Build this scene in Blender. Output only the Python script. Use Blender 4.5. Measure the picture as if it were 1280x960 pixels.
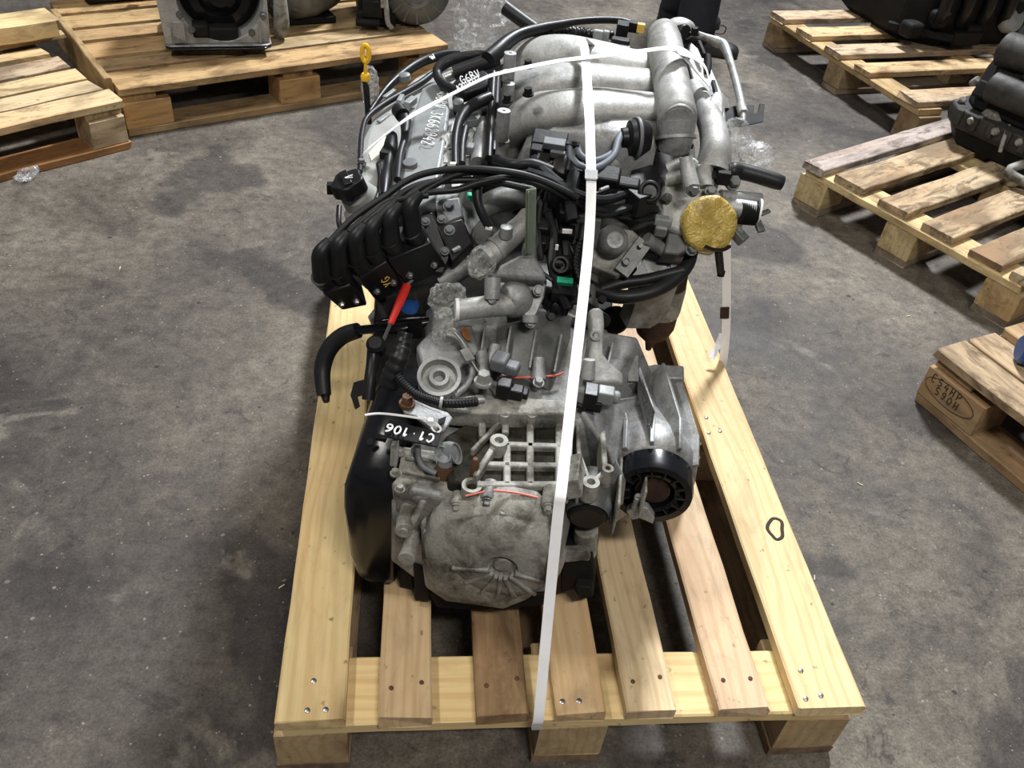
import bpy, math, random
from mathutils import Vector, Matrix, noise
random.seed(7)
for _o in list(bpy.data.objects): bpy.data.objects.remove(_o, do_unlink=True)
SC = bpy.context.scene
COL = SC.collection
# ------------------------------------------------------------------ camera
F_PX, PITCH, YAW, ROLL = 1080.0, 0.7035, 0.1617, -0.1260
CAM = Vector((-0.2387, -0.5699, 1.2074))
_cp, _sp, _cy, _sy = math.cos(PITCH), math.sin(PITCH), math.cos(YAW), math.sin(YAW)
FW = Vector((_sy*_cp, _cy*_cp, -_sp)); _r = Vector((_cy, -_sy, 0)); _d = FW.cross(_r)
RT = math.cos(ROLL)*_r + math.sin(ROLL)*_d
DN = -math.sin(ROLL)*_r + math.cos(ROLL)*_d
cd = bpy.data.cameras.new('camera'); cam = bpy.data.objects.new('camera', cd); COL.objects.link(cam)
cd.sensor_width = 36; cd.lens = F_PX/1280*36; cd.clip_start = 0.02
mw = Matrix((( RT.x, -DN.x, -FW.x), (RT.y, -DN.y, -FW.y), (RT.z, -DN.z, -FW.z))).to_4x4(); mw.translation = CAM
cam.matrix_world = mw
SC.camera = cam
# ------------------------------------------------------------------ light
SC.view_settings.view_transform = 'Standard'; SC.view_settings.look = 'None'
SC.view_settings.gamma = 1; SC.view_settings.use_curve_mapping = False
SC.view_settings.exposure = 0.08
W = bpy.data.worlds.new('hall_air'); SC.world = W; W.use_nodes = True
W.node_tree.nodes['Background'].inputs[0].default_value = (0.83, 0.86, 0.95, 1)
W.node_tree.nodes['Background'].inputs[1].default_value = 0.16
def lamp(name, loc, target, sx, sy, power, col):
    l = bpy.data.lights.new(name, 'AREA'); l.shape = 'RECTANGLE'; l.size = sx; l.size_y = sy
    l.energy = power; l.color = col
    o = bpy.data.objects.new(name, l); COL.objects.link(o); o.location = loc
    o.rotation_euler = (Vector(target)-Vector(loc)).to_track_quat('-Z', 'Y').to_euler()
    return o
lamp('ceiling_lamp', (1.3, 3.9, 4.2), (0.1, 0.6, 0.3), 0.6, 0.6, 480, (0.93, 0.96, 1.0))
lamp('ceiling_lamp', (-2.1, 0.6, 3.6), (-0.3, 1.0, 0.2), 1.0, 0.2, 62, (1.0, 0.96, 0.9))
lamp('ceiling_lamp', (0.4, -1.6, 3.3), (0.2, 0.6, 0.3), 1.0, 0.2, 66, (1.0, 0.95, 0.88))

# ------------------------------------------------------------------ helpers
OE = Vector((-0.13, 0.12, 0)); AE = math.radians(13)
UX = Vector((math.cos(AE), -math.sin(AE), 0)); VX = Vector((math.sin(AE), math.cos(AE), 0)); ZX = Vector((0, 0, 1))
EM = Matrix((UX, VX, ZX)).transposed()            # engine frame axes as columns
def E(u, v, z): return OE + UX*u + VX*v + ZX*z    # u across the engine, v along its crankshaft, z height over the floor
def P(px, py, x=None, y=None, z=None, u=None, v=None):   # where the line of sight through a photo pixel meets a plane of the place
    d = RT*((px-640)/F_PX) + DN*((py-480)/F_PX) + FW
    if z is not None: t = (z-CAM.z)/d.z
    elif y is not None: t = (y-CAM.y)/d.y
    elif x is not None: t = (x-CAM.x)/d.x
    elif u is not None: t = (u-(CAM-OE).dot(UX))/d.dot(UX)
    else: t = (v-(CAM-OE).dot(VX))/d.dot(VX)
    return CAM + d*t
def depth(p): return (p-CAM).dot(FW)
def crom(pts, n):
    if len(pts) < 3 or n < 2: return [tuple(p) for p in pts]
    out = []; k = len(pts)
    for i in range(k-1):
        a, b, c, d = pts[max(i-1, 0)], pts[i], pts[i+1], pts[min(i+2, k-1)]
        for j in range(n):
            t = j/n
            out.append(tuple(0.5*((2*q)+(-p+r)*t+(2*p-5*q+4*r-s)*t*t+(-p+3*q-3*r+s)*t**3) for p, q, r, s in zip(a, b, c, d)))
    out.append(tuple(pts[-1])); return out
def perp(a):
    a = Vector(a).normalized(); b = Vector((0, 0, 1)) if abs(a.z) < .9 else Vector((1, 0, 0))
    x = b.cross(a).normalized(); return x, a.cross(x), a
class MB:
    def __init__(s): s.v = []; s.f = []
    def add(s, vs, fs):
        k = len(s.v); s.v += [Vector(q) for q in vs]; s.f += [tuple(i+k for i in f) for f in fs]; return s
    def box(s, c, d, M=None):
        M = M or Matrix.Identity(3); c = Vector(c); a, b, e = d[0]/2, d[1]/2, d[2]/2
        vs = [c+M@Vector((x, y, z)) for x in (-a, a) for y in (-b, b) for z in (-e, e)]
        return s.add(vs, [(0, 1, 3, 2), (4, 6, 7, 5), (0, 4, 5, 1), (2, 3, 7, 6), (0, 2, 6, 4), (1, 5, 7, 3)])
    def eb(s, u0, u1, v0, v1, z0, z1): return s.box(E((u0+u1)/2, (v0+v1)/2, (z0+z1)/2), (u1-u0, v1-v0, z1-z0), EM)
    def bar(s, a, b, w, h, up=(0, 0, 1)):          # a straight bar of rectangular section
        a, b = Vector(a), Vector(b); d = (b-a); L = d.length; d.normalize()
        x = d.cross(Vector(up)).normalized(); y = x.cross(d)
        return s.box((a+b)/2, (w, L, h), Matrix((x, d, y)).transposed())
    def loft(s, rings, cap=True):
        k = len(s.v); m = len(rings[0])
        for r in rings: s.v += [Vector(q) for q in r]
        for i in range(len(rings)-1):
            for j in range(m):
                a = k+i*m+j; b = k+i*m+(j+1) % m; s.f.append((a, b, b+m, a+m))
        if cap: s.f.append(tuple(k+j for j in range(m))[::-1]); s.f.append(tuple(k+(len(rings)-1)*m+j for j in range(m)))
        return s
    def tube(s, pts, r, seg=10, n=6, flat=1.0, fdir=None, cap=True, rib=None):
        rs = r if isinstance(r, (list, tuple)) else [r]*len(pts)
        q = crom([tuple(p)+(w,) for p, w in zip(pts, rs)], n)
        if rib:                                     # corrugated hose: resample and modulate
            L = [0]
            for a, b in zip(q, q[1:]): L.append(L[-1]+(Vector(b[:3])-Vector(a[:3])).length)
            N = max(8, int(L[-1]/rib[0]*4)); q2 = []; i = 0
            for t in range(N+1):
                d = L[-1]*t/N
                while i < len(L)-2 and L[i+1] < d: i += 1
                w = (d-L[i])/max(1e-9, L[i+1]-L[i]); e = [a+(b-a)*w for a, b in zip(q[i], q[i+1])]
                e[3] *= 1+rib[1]*(1 if t % 4 < 2 else -1); q2.append(e)
            q = q2
        c = [Vector(e[:3]) for e in q]; rings = []; x = None
        for i, p in enumerate(c):
            d = (c[min(i+1, len(c)-1)]-c[max(i-1, 0)]).normalized()
            if x is None: x = (Vector(fdir) if fdir else perp(d)[0])
            x = (x-d*x.dot(d)).normalized() if fdir is None else (Vector(fdir)-d*Vector(fdir).dot(d)).normalized()
            y = d.cross(x); R = q[i][3]
            rings.append([p+x*(R*math.cos(6.28319*j/seg))+y*(R*flat*math.sin(6.28319*j/seg)) for j in range(seg)])
        return s.loft(rings, cap)
    def lathe(s, o, axis, prof, seg=20, sx=1.0, sy=1.0):
        x, y, a = perp(axis); o = Vector(o)
        rings = [[o+a*h+x*(r*sx*math.cos(6.28319*j/seg))+y*(r*sy*math.sin(6.28319*j/seg)) for j in range(seg)] for r, h in prof]
        return s.loft(rings)
    def prism(s, poly, ext):
        n = len(poly); e = Vector(ext); p = [Vector(q) for q in poly]
        return s.add(p+[q+e for q in p], [tuple(range(n))[::-1], tuple(range(n, 2*n))]+[(i, (i+1) % n, n+(i+1) % n, n+i) for i in range(n)])
    def bolt(s, o, axis, r, h=None):
        h = h or r*.9
        s.lathe(o, axis, [(r*1.35, -.001), (r*1.35, h*.25)], 14); return s.lathe(Vector(o)+Vector(axis).normalized()*h*.2, axis, [(r, 0), (r, h*.8), (r*.85, h)], 6)
    def ribbon(s, pts, w, side, t=.0008, n=6):      # a flat strap; side = width direction per point or one vector
        sd = side if isinstance(side, list) else [side]*len(pts)
        q = crom([tuple(p)+tuple(k) for p, k in zip(pts, sd)], n); rings = []; c = [Vector(e[:3]) for e in q]
        for i, e in enumerate(q):
            d = (c[min(i+1, len(c)-1)]-c[max(i-1, 0)]).normalized(); x = Vector(e[3:6]); x = (x-d*x.dot(d)).normalized(); y = d.cross(x)
            rings.append([c[i]+x*w/2+y*t/2, c[i]-x*w/2+y*t/2, c[i]-x*w/2-y*t/2, c[i]+x*w/2-y*t/2])
        return s.loft(rings)
    def blob(s, c, rad, amp=.25, freq=18, seed=0, nu=30, nv=22, M=None):   # crumpled closed skin
        c = Vector(c); M = M or Matrix.Identity(3); vs = []; fs = []
        for i in range(nv+1):
            th = math.pi*i/nv
            for j in range(nu):
                ph = 6.28319*j/nu; d = Vector((math.sin(th)*math.cos(ph), math.sin(th)*math.sin(ph), math.cos(th)))
                q = Vector((d.x*rad[0], d.y*rad[1], d.z*rad[2])); w = q*freq+Vector((seed*3.1, seed*1.7, seed))
                k = 1+amp*(noise.noise(w)+.8*abs(noise.noise(w*2.3))-.3)
                vs.append(c+M@(q*k))
        for i in range(nv):
            for j in range(nu): fs.append((i*nu+j, (i+1)*nu+j, (i+1)*nu+(j+1) % nu, i*nu+(j+1) % nu))
        return s.add(vs, fs)
    def build(s, name, mat, parent=None, bevel=0, smooth=40, segs=2):
        c = Vector((0, 0, 0))
        if s.v:
            lo = [min(v[i] for v in s.v) for i in range(3)]; hi = [max(v[i] for v in s.v) for i in range(3)]
            c = Vector([(a+b)/2 for a, b in zip(lo, hi)]); c.z = lo[2]
        me = bpy.data.meshes.new(name); me.from_pydata([tuple(v-c) for v in s.v], [], s.f); me.update()
        import bmesh
        bm = bmesh.new(); bm.from_mesh(me); bmesh.ops.recalc_face_normals(bm, faces=bm.faces); bm.to_mesh(me); bm.free()
        me.materials.append(M[mat] if isinstance(mat, str) else mat)
        me.polygons.foreach_set('use_smooth', [True]*len(me.polygons)); me.set_sharp_from_angle(angle=math.radians(smooth))
        o = bpy.data.objects.new(name, me); COL.objects.link(o)
        o['wc'] = (c.x, c.y, c.z)
        if parent is None: o.location = c
        else:
            o.parent = parent; o.location = c-WC(parent)
        if bevel:
            m = o.modifiers.new('bevel', 'BEVEL'); m.width = bevel; m.segments = segs; m.limit_method = 'ANGLE'; m.angle_limit = math.radians(45)
        return o
def WC(o): return Vector(o['wc'])
def thing(name, label, cat, loc, group=None):
    o = bpy.data.objects.new(name, None); COL.objects.link(o); o.location = loc; o['wc'] = tuple(loc); o.empty_display_size = .05
    o['label'] = label; o['category'] = cat
    if group: o['group'] = group
    return o
def tag(o, label, cat, group=None):
    o['label'] = label; o['category'] = cat
    if group: o['group'] = group
    return o
def lab(o, label): o['label'] = label; return o
# ------------------------------------------------------------------ materials
M = {}
def newmat(name):
    m = bpy.data.materials.new(name); m.use_nodes = True; nt = m.node_tree; b = nt.nodes['Principled BSDF']; M[name] = m
    return m, nt, b
def nd(nt, t, **k):
    n = nt.nodes.new(t)
    for a, v in k.items(): setattr(n, a, v)
    return n
def ramp(nt, src, stops):
    r = nd(nt, 'ShaderNodeValToRGB'); e = r.color_ramp.elements
    while len(e) < len(stops): e.new(.5)
    for i, (p, c) in enumerate(stops):
        e[i].position = p; e[i].color = (c, c, c, 1) if isinstance(c, (int, float)) else (*c, 1)
    nt.links.new(src, r.inputs[0]); return r.outputs[0]
def mixc(nt, fac, a, b, mode='MIX'):
    m = nd(nt, 'ShaderNodeMix', data_type='RGBA', blend_type=mode)
    for s, v in ((m.inputs[0], fac), (m.inputs[6], a), (m.inputs[7], b)):
        if hasattr(v, 'is_linked'): nt.links.new(v, s)
        elif isinstance(v, (int, float)): s.default_value = v
        else: s.default_value = (*v, 1)
    return m.outputs[2]
def noi(nt, vec, scale, detail=4, rough=.6, dist=0):
    n = nd(nt, 'ShaderNodeTexNoise'); n.inputs['Scale'].default_value = scale; n.inputs['Detail'].default_value = detail
    n.inputs['Roughness'].default_value = rough; n.inputs['Distortion'].default_value = dist
    if vec is not None: nt.links.new(vec, n.inputs['Vector'])
    return n.outputs[0]
def bump(nt, b, h, s, d=.002):
    n = nd(nt, 'ShaderNodeBump'); n.inputs['Strength'].default_value = s; n.inputs['Distance'].default_value = d
    nt.links.new(h, n.inputs['Height']); nt.links.new(n.outputs[0], b.inputs['Normal'])
def surf(name, col, rough=.5, metal=0, dirt=None, dfac=.6, dscale=14, fine=.25, bs=.25, spec=.5, lo=.42, hi=.68):
    m, nt, b = newmat(name); tc = nd(nt, 'ShaderNodeNewGeometry').outputs['Position']
    n1 = noi(nt, tc, dscale, 6, .65, .4); n2 = noi(nt, tc, 260, 3, .6)
    c = col
    if dirt:
        f = ramp(nt, n1, [(lo, 0), (hi, dfac)]); c = mixc(nt, f, col, dirt)
    c = mixc(nt, fine, c, n2, 'OVERLAY')
    nt.links.new(c, b.inputs['Base Color']); b.inputs['Metallic'].default_value = metal
    r = nd(nt, 'ShaderNodeMapRange'); nt.links.new(n1, r.inputs[0]); r.inputs[3].default_value = max(.05, rough-.15); r.inputs[4].default_value = min(1, rough+.2)
    nt.links.new(r.outputs[0], b.inputs['Roughness']); b.inputs['Specular IOR Level'].default_value = spec
    if bs: bump(nt, b, n2, bs, .0008)
    return m
surf('alu', (.29, .295, .295), .52, .4, (.085, .08, .068), .85, 18, .35, .5, lo=.45, hi=.64)
surf('alu_bright', (.38, .385, .375), .55, .35, (.17, .165, .145), .85, 13, .35, .5, .4, lo=.42, hi=.64)
surf('alu_dirty', (.30, .295, .265), .68, .15, (.06, .053, .04), .9, 19, .4, .9, .3, lo=.44, hi=.62)
surf('alu_dark', (.14, .145, .14), .5, .4, (.06, .055, .05), .7, 18, .3, .4)
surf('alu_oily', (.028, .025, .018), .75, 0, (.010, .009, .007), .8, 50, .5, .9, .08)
surf('grime', (.045, .043, .04), .6, .1, (.012, .011, .010), .85, 20, .4, .5, .25)
surf('pale_strap', (.9, .9, .91), .4, bs=0, fine=.03)
surf('cover_grey', (.25, .265, .27), .38, .15, (.15, .155, .15), .7, 14, .2, .15)
surf('cover_light', (.36, .37, .355), .5, .1, (.2, .2, .185), .6, 14, .2, .15)
surf('plastic', (.007, .007, .008), .38, 0, (.016, .015, .014), .6, 24, .2, .2, .24)
surf('plastic_grey', (.13, .14, .15), .5, 0, (.06, .06, .06), .6, 24, .2, .1)
surf('connector_grey', (.25, .27, .27), .5, 0, (.12, .12, .12), .5, 30, .2, .1)
surf('rubber', (.009, .0095, .0105), .42, 0, (.02, .02, .021), .5, 18, .2, .2, .26)
surf('hose_grey', (.115, .13, .155), .6, 0, (.07, .08, .09), .4, 18, .1, .1)
surf('gloss_black', (.005, .0055, .007), .2, 0, (.012, .012, .014), .5, 12, .1, .05, .3)
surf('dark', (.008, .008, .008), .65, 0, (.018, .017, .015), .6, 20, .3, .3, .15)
surf('steel', (.5, .5, .5), .3, .9, (.2, .19, .17), .5, 40, .1, .1)
surf('rust', (.12, .055, .025), .75, .2, (.05, .03, .02), .6, 60, .4, .5)
surf('brown_iron', (.055, .03, .022), .75, .1, (.02, .013, .01), .7, 30, .3, .4, .2)
surf('red', (.55, .02, .015), .4); surf('yellow', (.80, .47, .02), .35, bs=.05); surf('yellow_clip', (.6, .4, .08), .5)
surf('blue', (.01, .06, .22), .4); surf('green', (.01, .36, .2), .45, bs=.1)
surf('white', (.8, .8, .8), .4, bs=0, fine=.05); surf('paper', (.62, .57, .44), .7)
surf('ink', (.83, .85, .86), .5, bs=0, fine=0); surf('redpaint', (.62, .13, .09), .5)
surf('strap', (.88, .88, .90), .4, 0, (.74, .74, .74), .4, 30, .05, .05)
surf('greenish', (.16, .20, .14), .35, 0, (.09, .11, .08), .6, 40, .2, .2)
surf('copper', (.45, .2, .08), .4, .7); surf('trousers', (.016, .016, .024), .95, 0, (.03, .03, .04), .5, 30, .3, .5)
surf('shoe', (.012, .012, .014), .5, 0, (.03, .03, .032), .5, 30, .2, .2); surf('stampink', (.035, .022, .014), .9, bs=0)
def film(name, tint, alpha):
    m, nt, b = newmat(name); out = nt.nodes['Material Output']; tc = nd(nt, 'ShaderNodeNewGeometry').outputs['Position']
    b.inputs['Base Color'].default_value = (*tint, 1); b.inputs['Roughness'].default_value = .12; b.inputs['Specular IOR Level'].default_value = .9
    n = noi(nt, tc, 42, 4, .6, 1.6); bump(nt, b, n, .8, .02)
    tr = nd(nt, 'ShaderNodeBsdfTransparent'); tr.inputs[0].default_value = (.95, .95, .95, 1); mx = nd(nt, 'ShaderNodeMixShader')
    f = ramp(nt, noi(nt, tc, 36, 4, .7, 1.4), [(.42, alpha*.2), (.56, alpha*.6), (.70, min(1, alpha*2.6))])
    nt.links.new(f, mx.inputs[0]); nt.links.new(tr.outputs[0], mx.inputs[1]); nt.links.new(b.outputs[0], mx.inputs[2]); nt.links.new(mx.outputs[0], out.inputs[0])
film('film', (.88, .9, .93), .5); film('film_green', (.86, .88, .82), .42)
def wood(name):
    m, nt, b = newmat(name); L = nt.links
    tc = nd(nt, 'ShaderNodeTexCoord').outputs['Object']; oi = nd(nt, 'ShaderNodeObjectInfo')
    off = nd(nt, 'ShaderNodeVectorMath', operation='MULTIPLY_ADD'); cv = nd(nt, 'ShaderNodeCombineXYZ')
    for i in range(3): L.new(oi.outputs['Random'], cv.inputs[i])
    L.new(cv.outputs[0], off.inputs[0]); off.inputs[1].default_value = (37, 11, 5); L.new(tc, off.inputs[2])
    def mp(sc):
        n = nd(nt, 'ShaderNodeMapping'); n.inputs['Scale'].default_value = sc; L.new(off.outputs[0], n.inputs[0]); return n.outputs[0]
    # growth rings: long distorted bands along the board
    dist = noi(nt, mp((1.1, 7, 7)), 1.2, 2, .5, .3)
    w = nd(nt, 'ShaderNodeMath', operation='MULTIPLY_ADD'); sx = nd(nt, 'ShaderNodeSeparateXYZ'); L.new(off.outputs[0], sx.inputs[0])
    L.new(dist, w.inputs[0]); w.inputs[1].default_value = 42; q = nd(nt, 'ShaderNodeMath', operation='MULTIPLY'); L.new(sx.outputs[1], q.inputs[0]); q.inputs[1].default_value = 330; L.new(q.outputs[0], w.inputs[2])
    sn = nd(nt, 'ShaderNodeMath', operation='SINE'); L.new(w.outputs[0], sn.inputs[0])
    ring = ramp(nt, sn.outputs[0], [(.1, 0), (.95, 1)])
    grain = noi(nt, mp((5, 160, 160)), 1, 3, .6)
    stain = noi(nt, mp((3.2, 6, 6)), 1.4, 5, .6, .5)
    base = oi.outputs['Color']
    dark = mixc(nt, 1, base, (.66, .52, .38), 'MULTIPLY')
    c = mixc(nt, ramp(nt, ring, [(0, 0), (1, .34)]), base, dark)
    c = mixc(nt, ramp(nt, grain, [(.35, 0), (.75, .35)]), c, dark)
    grey = mixc(nt, 1, base, (.40, .37, .36), 'MULTIPLY')
    gf = nd(nt, 'ShaderNodeMath', operation='MULTIPLY'); L.new(ramp(nt, stain, [(.46, 0), (.70, .9)]), gf.inputs[0]); L.new(oi.outputs['Alpha'], gf.inputs[1])
    c = mixc(nt, gf.outputs[0], c, grey)
    c = mixc(nt, ramp(nt, noi(nt, mp((1.3, 4, 4)), 1.1, 2), [(.5, 0), (.8, .5)]), c, mixc(nt, 1, base, (1.0, .70, .52), 'MULTIPLY'))
    g2 = nd(nt, 'ShaderNodeMath', operation='MULTIPLY'); L.new(ramp(nt, noi(nt, mp((9, 26, 26)), 1, 5, .7, .6), [(.5, 0), (.66, .75)]), g2.inputs[0]); L.new(oi.outputs['Alpha'], g2.inputs[1])
    c = mixc(nt, g2.outputs[0], c, mixc(nt, 1, base, (.35, .30, .27), 'MULTIPLY'))
    vo = nd(nt, 'ShaderNodeTexVoronoi'); vo.inputs['Scale'].default_value = 1; L.new(mp((3.0, 7.5, 7.5)), vo.inputs['Vector'])
    c = mixc(nt, ramp(nt, vo.outputs['Distance'], [(.05, .85), (.11, .35), (.2, 0)]), c, (.15, .075, .032))
    sp = noi(nt, mp((55, 70, 70)), 1, 2, .5)
    c = mixc(nt, ramp(nt, sp, [(.68, 0), (.76, .6)]), c, (.05, .035, .022))
    L.new(c, b.inputs['Base Color']); b.inputs['Roughness'].default_value = .68; b.inputs['Specular IOR Level'].default_value = .25
    bump(nt, b, mixc(nt, .5, grain, ring), .3, .0008)
wood('wood')
def floormat():
    m, nt, b = newmat('floor'); L = nt.links; tc = nd(nt, 'ShaderNodeNewGeometry').outputs['Position']
    big = noi(nt, tc, .95, 3, .5, .35); mid = noi(nt, tc, 3.6, 7, .68, .7); fin = noi(nt, tc, 30, 7, .8); mic = noi(nt, tc, 210, 4, .75)
    c = mixc(nt, ramp(nt, mid, [(.34, 0), (.62, 1)]), (.062, .053, .043), (.152, .132, .106))
    c = mixc(nt, ramp(nt, big, [(.42, .0), (.58, .8)]), c, (.046, .039, .035))
    st = noi(nt, tc, 2.1, 5, .45, .25)                    # soaked oil patches with their own outline
    c = mixc(nt, ramp(nt, st, [(.58, 0), (.62, .72)]), c, (.025, .021, .020))
    st2 = noi(nt, tc, 4.7, 4, .6, .6)
    c = mixc(nt, ramp(nt, st2, [(.62, 0), (.68, .45)]), c, (.19, .17, .14))
    sc = noi(nt, tc, 11, 5, .75, 1.0)                     # scuffs and tyre dirt
    c = mixc(nt, ramp(nt, sc, [(.6, 0), (.66, .55)]), c, (.022, .019, .018))
    c = mixc(nt, .8, c, ramp(nt, fin, [(.28, .12), (.72, .88)]), 'OVERLAY')
    c = mixc(nt, .6, c, ramp(nt, mic, [(.3, .15), (.7, .85)]), 'OVERLAY')
    def grit(scale, off, thr, big_, col, f):
        nonlocal c
        mp = nd(nt, 'ShaderNodeMapping'); mp.inputs['Location'].default_value = (off, off*2.3, 0); L.new(tc, mp.inputs[0])
        vo = nd(nt, 'ShaderNodeTexVoronoi'); vo.inputs['Scale'].default_value = scale; L.new(mp.outputs[0], vo.inputs['Vector'])
        dn = nd(nt, 'ShaderNodeMath', operation='MULTIPLY_ADD'); L.new(noi(nt, mp.outputs[0], scale*5, 2, .6), dn.inputs[0]); dn.inputs[1].default_value = .12; L.new(vo.outputs['Distance'], dn.inputs[2])
        lt = nd(nt, 'ShaderNodeMath', operation='LESS_THAN'); L.new(dn.outputs[0], lt.inputs[0]); L.new(ramp(nt, noi(nt, mp.outputs[0], scale*.55, 1), [(thr, 0), (.8, big_)]), lt.inputs[1])
        m = nd(nt, 'ShaderNodeMath', operation='MULTIPLY'); L.new(lt.outputs[0], m.inputs[0]); m.inputs[1].default_value = f
        c = mixc(nt, m.outputs[0], c, col)
    grit(52, 3, .42, .31, (.28, .25, .21), .5); grit(95, 8, .40, .32, (.33, .30, .26), .55); grit(24, 15, .60, .3, (.22, .20, .17), .4); grit(33, 21, .52, .34, (.016, .014, .013), .8)
    L.new(c, b.inputs['Base Color'])
    L.new(ramp(nt, mid, [(.3, .5), (.7, .82)]), b.inputs['Roughness']); b.inputs['Specular IOR Level'].default_value = .35
    bump(nt, b, mixc(nt, .5, fin, mic), .55, .003)
floormat()
# ------------------------------------------------------------------ floor
mb = MB(); mb.box((0, 3, -.05), (16, 16, .1)); fl = mb.build('floor', 'floor'); fl['kind'] = 'structure'
tag(fl, 'dark grey-brown concrete floor with oil stains and grit', 'floor')
mb = MB(); mb.box((0, 3, 5.55), (16, 16, .1)); ce = mb.build('ceiling', 'cover_light'); ce['kind'] = 'structure'
tag(ce, 'plain grey hall ceiling high over the pallets', 'ceiling')
# ------------------------------------------------------------------ pallets
def plank(name, L, w, t, c, rotz, tone, parent, seed, rough=.002, bow=0, base=None):
    # a sawn board lying along its local X: wavy long edges, chipped ends, arrises slightly broken
    rnd = random.Random(seed); n = max(6, int(L/.06)); rings = []; br = .0022
    ph = rnd.random()*9
    for i in range(n+1):
        x = -L/2+L*i/n; y0 = -w/2+rough*noise.noise((x*9, seed*.37, 1.3)); y1 = w/2+rough*noise.noise((x*9, seed*.37, 7.7))
        zt = t/2+.0006*noise.noise((x*6, seed, 3)); zb = -t/2
        if i in (0, n): jx = [rnd.uniform(-rough, rough)*1.2 for _ in range(8)]
        else: jx = [0]*8
        e = 1.0 if i in (0, n) else 0
        rings.append([Vector((x+jx[0], y0, zb+br)), Vector((x+jx[1], y0+br, zb)), Vector((x+jx[2], y1-br, zb)), Vector((x+jx[3], y1, zb+br)),
                      Vector((x+jx[4], y1, zt-br)), Vector((x+jx[5], y1-br*1.3, zt)), Vector((x+jx[6], y0+br*1.3, zt)), Vector((x+jx[7], y0, zt-br))])
    mb = MB(); mb.loft(rings)
    me = bpy.data.meshes.new(name); me.from_pydata([tuple(v) for v in mb.v], [], mb.f); me.update(); me.materials.append(M['wood'])
    o = bpy.data.objects.new(name, me); COL.objects.link(o); o.parent = parent
    o.location = c; o.rotation_euler.z = rotz; o.color = (*tone[:3], tone[3] if len(tone) > 3 else 1)
    return o
def pallet(name, label, loc, ang, L, Wd, boards, tones, group=None, blk=(.145, .1), seed=1, stringers=(0.0, .5, 1.0), sw=.1, rough=.002, bwid=.1):
    """local X along the deck boards (0..L), local Y across (0..Wd); bottom runner, block, stringer, deck board"""
    o = thing(name, label, 'pallet', loc, group); o.rotation_euler.z = ang
    T = .022; bl = []
    for k, fy in enumerate((0, .5, 1)):
        yc = blk[1]/2+(Wd-blk[1])*fy
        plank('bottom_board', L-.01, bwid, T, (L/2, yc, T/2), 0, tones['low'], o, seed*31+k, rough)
        for j, fx in enumerate((0, .5, 1)):
            xc = .004+blk[0]/2+(L-.008-blk[0])*fx
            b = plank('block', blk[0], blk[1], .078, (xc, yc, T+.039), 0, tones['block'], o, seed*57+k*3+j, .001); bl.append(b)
    for j, fx in enumerate(stringers):
        xc = .004+sw/2+(L-.008-sw)*fx
        plank('stringer_board', Wd-.03, sw, T, (xc, Wd/2, .1+T/2), math.pi/2, tones['str'], o, seed*91+j, rough)
    bo = []
    for k, (y0, y1, tone, *rest) in enumerate(boards):
        dl = rest[0] if rest else (0, 0)
        b = plank('deck_board', L+dl[0]+dl[1], y1-y0, T, (L/2+(dl[1]-dl[0])/2, (y0+y1)/2, .122+T/2), rest[1] if len(rest) > 1 else 0, tone, o, seed*13+k*7, rough); bo.append(b)
    return o, bo, bl
PALE = (.72, .58, .33); PALE2 = (.68, .54, .34); BRN = (.36, .235, .12); TAN = (.50, .33, .155); GRY = (.34, .27, .19)
# main pallet: boards run away along world Y; local X -> +Y, local Y -> -X
mp_, mboards, _ = pallet('wooden_pallet', 'pale new wooden pallet under the strapped grey engine', (.4, 0, 0), math.pi/2, 1.2, .8,
    [(-.003, .093, PALE+(.35,)), (.136, .208, (.63, .49, .33, .5)), (.266, .335, PALE2+(.45,)), (.362, .432, (.66, .52, .31, .6)), (.467, .536, (.33, .22, .12, .8)), (.594, .664, (.58, .43, .25, .35)), (.707, .795, (.72, .57, .30, .3))],
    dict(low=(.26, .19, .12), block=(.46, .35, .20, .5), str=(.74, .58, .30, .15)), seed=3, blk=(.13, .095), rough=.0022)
def nail(board, px, py, r=.0036, mat='steel'):
    q = P(px, py, z=.1445); loc = board.matrix_basis.inverted() @ (mp_.matrix_basis.inverted() @ q)
    n = MB(); n.lathe(loc, (0, 0, 1), [(r, -.001), (r, .0008), (r*.6, .0016)], 10); o = n.build('nail', mat); o.location = WC(o); o.parent = board
for b, l in ((6, [(392, 851), (384, 888), (407, 887)]), (3, [(703, 877), (724, 876)]), (0, [(1001, 838), (1007, 873), (1026, 869), (883, 522), (886, 541), (900, 539)]), (5, [(489, 860), (527, 853)]), (4, [(608, 857), (646, 848)]), (2, [(791, 852), (825, 846)]), (1, [(904, 850), (938, 848)])):
    for k, (x, y) in enumerate(l): nail(mboards[b], x, y, .0032 if b in (5, 4, 2, 1) else .0038, 'rust' if b in (5, 4, 2, 1) else 'steel')
q = P(970, 661, z=.1441); n = MB(); kl = [mboards[0].matrix_basis.inverted() @ (mp_.matrix_basis.inverted() @ (q+Vector((.0135*math.cos(a)*(1+.2*math.sin(3*a)), .021*math.sin(a)+.008*math.cos(a), .0)))) for a in [6.28319*k/16 for k in range(17)]]; n.tube(kl, .0030, 6, 2, flat=.4); o = n.build('knot', 'stampink'); o.location = WC(o); o.parent = mboards[0]
def ori(pa, pb): return math.atan2(pb.y-pa.y, pb.x-pa.x)
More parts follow.
